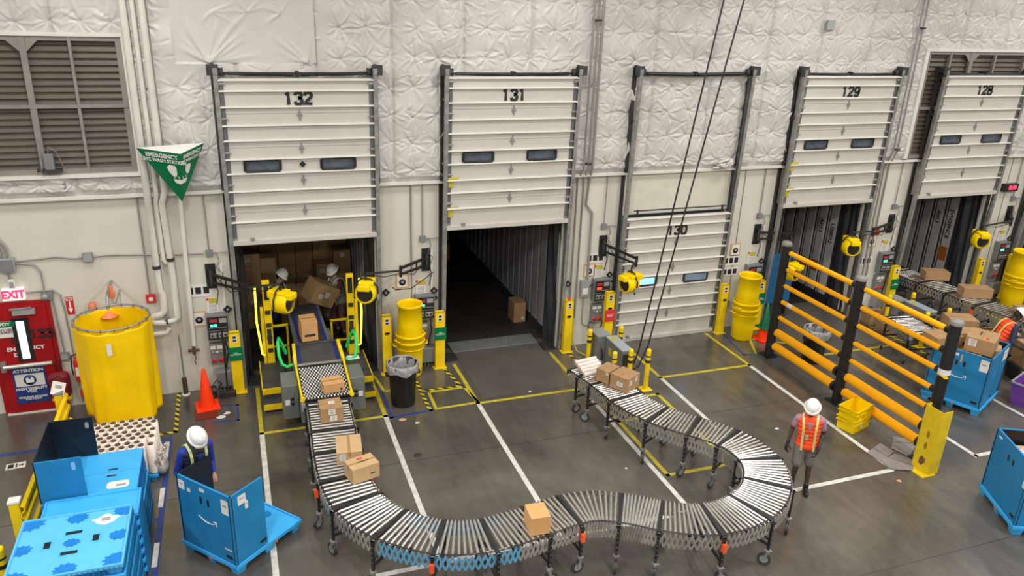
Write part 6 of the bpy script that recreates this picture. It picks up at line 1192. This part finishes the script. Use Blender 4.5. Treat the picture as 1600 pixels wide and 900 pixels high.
def figure(label, loc, rz, P, skin, outfit):
    t = thing('person', label, 'person', loc, rz)
    lean, slean = P.get('lean', 0), P.get('slean', 0); pv = Vector((0, 0, .93))
    RU = Matrix.Rotation(slean, 3, 'Y') @ Matrix.Rotation(lean, 3, 'X')
    def U(v): return pv+RU @ (Vector(v)-pv)                     # upper body follows the lean
    sh = {s_: U((s_*.185, .0, 1.40)) for s_ in (-1, 1)}; el = {s_: Vector(P['el'][0 if s_ < 0 else 1]) for s_ in (-1, 1)}; wr = {s_: Vector(P['wr'][0 if s_ < 0 else 1]) for s_ in (-1, 1)}
    hp = {s_: Vector((s_*.09, 0, .90)) for s_ in (-1, 1)}; kn = {s_: Vector(P['kn'][0 if s_ < 0 else 1]) for s_ in (-1, 1)}; an = {s_: Vector(P['an'][0 if s_ < 0 else 1]) for s_ in (-1, 1)}
    nk = U((0, .01, 1.46)); hc = U((0, -.02+P.get('hy', 0), 1.60)); RH = Matrix.Rotation(P.get('hyaw', 0), 3, 'Z') @ Matrix.Rotation(lean+P.get('hpitch', 0), 3, 'X') @ Matrix.Rotation(P.get('hroll', 0), 3, 'Y')
    def Hd(v): return hc+RH @ Vector(v)
    b = MB(); b.ell(hc+RH @ Vector((0, .01, .02)), (.075, .093, .10), RH); b.ell(Hd((0, -.03, -.05)), (.056, .062, .068), RH); b.ell(Hd((0, -.062, -.088)), (.026, .022, .02), RH)
    b.cap(Hd((0, -.088, .012)), Hd((0, -.106, -.022)), .009, .014, 8); b.ell(Hd((0, -.083, -.055)), (.024, .012, .006), RH); b.ell(Hd((0, -.083, -.067)), (.021, .011, .007), RH); b.ell(Hd((0, -.078, .032)), (.052, .014, .009), RH)
    for s_ in (-1, 1): b.ell(Hd((s_*.077, .012, -.008)), (.010, .02, .031), RH)
    b.cap(nk-RU @ Vector((0, 0, .05)), Hd((0, .015, -.06)), .056, .052)
    def torso(m, g=0, z0=.90, z1=1.43):
        for z, rx, ry in ((.90, .155, .108), (.98, .148, .105), (1.06, .142, .10), (1.14, .148, .104), (1.22, .160, .110), (1.30, .168, .112), (1.36, .165, .104), (1.41, .135, .085)):
            if z0 <= z <= z1: m.ell(U((0, 0, z)), (rx+g, ry+g, .075), RU)
    torso(b)
    for s_ in (-1, 1):
        b.ell(sh[s_]-Vector((s_*.02, 0, 0)), (.06, .055, .055)); b.cap(sh[s_], el[s_], .050, .038); b.cap(el[s_], wr[s_], .038, .025)
        b.cap(hp[s_], kn[s_], .082, .055); b.cap(kn[s_], an[s_], .054, .036); b.ell(kn[s_].lerp(an[s_], .3)+Vector((0, .015, 0)), (.048, .052, .09))
        if not outfit.get('gloves'): hand(b, wr[s_], P.get('hd', {}).get(s_, wr[s_]-el[s_]), P['pn'][0 if s_ < 0 else 1], P.get('curl', .5), s_)
    remesh(b.build('body', skin, t), .0085, 3)
    for s_ in (-1, 1): MB().ell(Hd((s_*.029, -.083, .010)), (.011, .006, .006), RH).build('eye', mat('eye_white', (.6, .58, .55), .2), t)
    for s_ in (-1, 1):
        if outfit.get('gloves'): g_ = MB(); hand(g_, wr[s_], P.get('hd', {}).get(s_, wr[s_]-el[s_]), P['pn'][0 if s_ < 0 else 1], P.get('curl', .5), s_, 1.12); g_.cap(wr[s_].lerp(el[s_], .12), wr[s_], .034, .03); remesh(g_.build('glove', Mglove, t), .006, 2)
        f = MB(); a_ = an[s_]; fw = Vector(P.get('ft', ((0, -1, 0), (0, -1, 0)))[0 if s_ < 0 else 1]).normalized(); f.cap(a_+Vector((0, 0, -.03)), a_+Vector((0, 0, .05)), .048, .046); f.cap(Vector((a_.x, a_.y, .045))-fw*.05, Vector((a_.x, a_.y, .040))+fw*.16, .044, .038); f.ell(Vector((a_.x, a_.y, .035))+fw*.1, (.05, .07, .033))
        remesh(f.build('shoe', Mblack, t), .008, 2)
    def cloth(nm, m_, build, vox=.011, it=5): c = MB(); build(c); return remesh(c.build(nm, m_, t), vox, it)
    def shirt(c):
        torso(c, .014); fr = outfit.get('sleeve', .6)
        for s_ in (-1, 1):
            c.ell(sh[s_]-Vector((s_*.02, 0, 0)), (.076, .070, .068))
            if fr <= 1: c.cap(sh[s_], sh[s_].lerp(el[s_], fr), .062, .060)
            else: c.cap(sh[s_], el[s_], .060, .050); c.cap(el[s_], el[s_].lerp(wr[s_], fr-1), .050, .036)
    cloth('shirt', outfit['shirt'], shirt)
    def legs(c):
        c.ell((0, 0, .90), (.17, .128, .10)); c.ell((0, 0, .95), (.162, .12, .07)); L_ = outfit.get('leg', 2)
        for s_ in (-1, 1):
            if L_ <= 1: c.cap(hp[s_], hp[s_].lerp(kn[s_], L_), .105, .095)
            else: c.cap(hp[s_], kn[s_], .10, .073); c.cap(kn[s_], kn[s_].lerp(an[s_], L_-1), .072, .056)
    cloth('shorts' if outfit.get('leg', 2) <= 1 else 'trousers', outfit['pants'], legs)
    if outfit.get('vest'):
        v = cloth('safety_vest', outfit['vest'], lambda c: (torso(c, .036, .90, 1.41), [c.ell(U((s_*.135, 0, 1.39)), (.088, .092, .066), RU) for s_ in (-1, 1)], c.ell(U((0, .0, .90)), (.205, .155, .12), RU)))
        for s_ in (-1, 1):
            fr_ = [(s_*.095, -.162, .86), (s_*.095, -.156, 1.0), (s_*.095, -.148, 1.1), (s_*.095, -.151, 1.2), (s_*.10, -.150, 1.3), (s_*.105, -.126, 1.38), (s_*.11, -.07, 1.452), (s_*.11, .0, 1.465), (s_*.11, .07, 1.452), (s_*.105, .126, 1.38), (s_*.10, .152, 1.3), (s_*.095, .153, 1.2), (s_*.095, .150, 1.1), (s_*.095, .157, 1.0), (s_*.095, .163, .86)]
            m = MB(); pts = [U(q) for q in fr_]
            for i, (a_, c_) in enumerate(zip(pts, pts[1:])): n_ = RU @ Vector((0, -1 if i < 6 else (0 if i < 8 else 1), 1 if 4 < i < 9 else 0)); m.beam(a_, c_+(c_-a_)*.04, .036, .014, up=tuple(n_))
            m.build('reflective_stripe', outfit['stripe'], v)
            m2 = MB()
            for i, (a_, c_) in enumerate(zip(pts, pts[1:])): n_ = RU @ Vector((0, -1 if i < 6 else (0 if i < 8 else 1), 1 if 4 < i < 9 else 0)); m2.beam(a_, c_+(c_-a_)*.04, .012, .019, up=tuple(n_))
            m2.build('stripe_centre', mat('reflective_silver', (.6, .6, .58), .3, .3), v)
        vn = MB().prism([(-.045, .0), (.045, 0), (0, -.16)], Matrix.Translation(U((0, -.154, 1.42))) @ RU.to_4x4() @ Matrix.Rotation(pi/2-.12, 4, 'X'), .012).build('neck_opening', outfit['shirt'], v)
        if outfit.get('badge'): MB().prism([(-.03, 0), (.035, .01), (.03, -.09), (-.02, -.1)], Matrix.Translation(U((-.04, -.166, 1.18))) @ RU.to_4x4() @ Matrix.Rotation(pi/2, 4, 'X'), .004).build('badge', mat('badge_blue_yellow', (.75, .6, .1), col2=(.1, .2, .5), scale=40), v)
    # hair and hard hat
    hr = MB().ell(Hd((0, .02, .025)), (.083, .093, .095), RH)
    if outfit.get('long_hair'):
        for k in range(9): a = radians(20+20*k); x_, y_ = cos(a)*.078, .015+sin(a)*.08; hr.cap(Hd((x_, y_, 0)), Hd((x_*1.15, y_*1.1+.01, -.15)), .02, .012, 8)
    remesh(hr.build('hair', Mhair, t), .009, 2)
    ht = bpy.data.objects.new('hard_hat', None); COL.objects.link(ht); ht.parent = t; ht.matrix_local = Matrix.Translation(Hd((0, .012, .062))) @ RH.to_4x4() @ Matrix.Rotation(.12, 4, 'X')
    prof = [(.118, 0), (.116, .03), (.108, .065), (.090, .10), (.060, .124), (.025, .136), (0, .138)]
    hm = MB().lathe(prof, n=28, sx=.98, sy=1.16); hm.build('shell', Mhat, ht)
    rm = MB().lathe([(.112, -.004), (.140, -.008), (.142, -.002), (.115, .012)], n=28, sx=.98, sy=1.14)
    rm.lathe([(.0, -.006), (.06, -.004), (.08, -.012), (.085, -.010), (0, .006)], (0, -.115, -.002), 20, sx=1.15, sy=.7); rm.build('brim', Mhat, ht)
    MB().tube([(0, -.12*cos(a), .02+.122*sin(a)) for a in np.linspace(.25, pi-.25, 12)], .010, 6, flat=.6).build('crest_ridge', Mhat, ht)
    return t
VEST_O = mat('vest_orange_red', (.95, .075, .015), .55, var=.08, bump=.3, bscale=18); STR_Y = mat('stripe_yellow', (.75, .62, .10), .4); STR_L = mat('stripe_lime', (.62, .70, .30), .4)
NAVY = mat('navy_cloth', (.012, .02, .06), .7, var=.3); BLUEC = mat('royal_blue_cloth', (.01, .035, .30), .7, var=.2, bump=.3)
pr_ = figure('person in orange vest, grey shorts and white helmet walking beside the conveyor curve', (7.12, -6.10, 0), radians(-38), dict(
    lean=.12, slean=-.05, hpitch=.22, hyaw=-.12, el=((-.27, -.00, 1.14), (.23, .03, 1.13)), wr=((-.31, -.10, .90), (.17, -.15, .90)), pn=((.6, .4, 0), (-.9, .1, 0)), curl=.55,
    kn=((-.11, -.10, .50), (.10, .02, .49)), an=((-.12, .05, .10), (.11, -.06, .085)), ft=((-.15, -1, 0), (.1, -1, 0))), Mdskin,
    dict(shirt=mat('pink_grey_print', (.40, .15, .18), .7, col2=(.30, .28, .36), scale=22), sleeve=.62, pants=mat('grey_shorts', (.15, .145, .13), .75, var=.2, bump=.3), leg=.86, vest=VEST_O, stripe=STR_Y, gloves=True, long_hair=True, badge=True))
figure('person in blue sleeves and black vest leaning over the half open blue crate', (-2.10, -4.26, 0), radians(25), dict(
    lean=.38, slean=.0, hpitch=.30, hyaw=.1, el=((-.25, -.06, 1.02), (.24, -.08, 1.02)), wr=((-.24, -.20, .86), (.20, -.22, .88)), pn=((0, 0, -1), (0, 0, -1)), curl=.6,
    kn=((-.11, -.06, .50), (.11, -.04, .50)), an=((-.14, .04, .09), (.13, .06, .09))), Mlskin,
    dict(shirt=BLUEC, sleeve=1.85, pants=NAVY, leg=1.95, vest=mat('black_vest', (.02, .02, .025), .7), stripe=STR_L))
figure('person in white shirt and lime striped vest bending in the trailer by the fan', (-.60, 1.75, 0), radians(75), dict(
    lean=.22, hpitch=.35, el=((-.27, -.12, 1.12), (.27, -.15, 1.12)), wr=((-.22, -.36, 1.05), (.24, -.38, 1.02)), pn=((0, 0, -1), (0, 0, -1)), curl=.5,
    kn=((-.11, -.05, .50), (.11, -.02, .50)), an=((-.12, .04, .09), (.12, .05, .09))), Mlskin,
    dict(shirt=mat('white_tee', (.55, .57, .62), .7), sleeve=.7, pants=NAVY, leg=1.95, vest=mat('black_vest', (.02, .02, .025), .7), stripe=STR_L))
figure('person in dark shirt and striped vest lifting a big carton in the trailer', (.78, 1.80, 0), radians(-62), dict(
    lean=.16, hpitch=.30, hyaw=.2, el=((-.24, -.22, 1.12), (.26, -.20, 1.12)), wr=((-.20, -.46, 1.10), (.20, -.48, 1.00)), pn=((1, 0, 0), (-1, 0, .3)), curl=.5,
    kn=((-.12, -.06, .50), (.12, -.04, .50)), an=((-.13, .05, .09), (.13, .03, .09))), Mlskin,
    dict(shirt=mat('maroon_tee', (.07, .012, .02), .7), sleeve=.6, pants=mat('patterned_leggings', (.22, .08, .10), .7, col2=(.04, .03, .05), scale=16), leg=1.6, vest=mat('grey_vest', (.22, .24, .22), .7), stripe=STR_L, gloves=True))
pr_.scale = (.95,)*3
o = carton('big tilted carton with two labels carried by the person in the dark shirt', (.24, 1.42, 1.06), (.58, .44, .46), .42, Mcard, (('f', .04, .26, .11, .13, Mpaper), ('f', -.10, .19, .10, .10, Mpaper), ('t', .15, .0, .06, .12, Mpaper)), tilt=(.12, .50))
figure('person in orange vest and navy sleeves bowed among the cartons at door 128', (13.62, -4.02, 0), radians(70), dict(
    lean=.42, hpitch=.35, el=((-.30, -.12, 1.05), (.30, -.15, 1.05)), wr=((-.26, -.38, .92), (.26, -.40, .92)), pn=((0, 0, -1), (0, 0, -1)), curl=.5,
    kn=((-.11, -.06, .50), (.11, -.04, .50)), an=((-.13, .04, .09), (.13, .06, .09))), Mdskin,
    dict(shirt=NAVY, sleeve=.95, pants=NAVY, leg=1.95, vest=VEST_O, stripe=STR_Y, gloves=True))
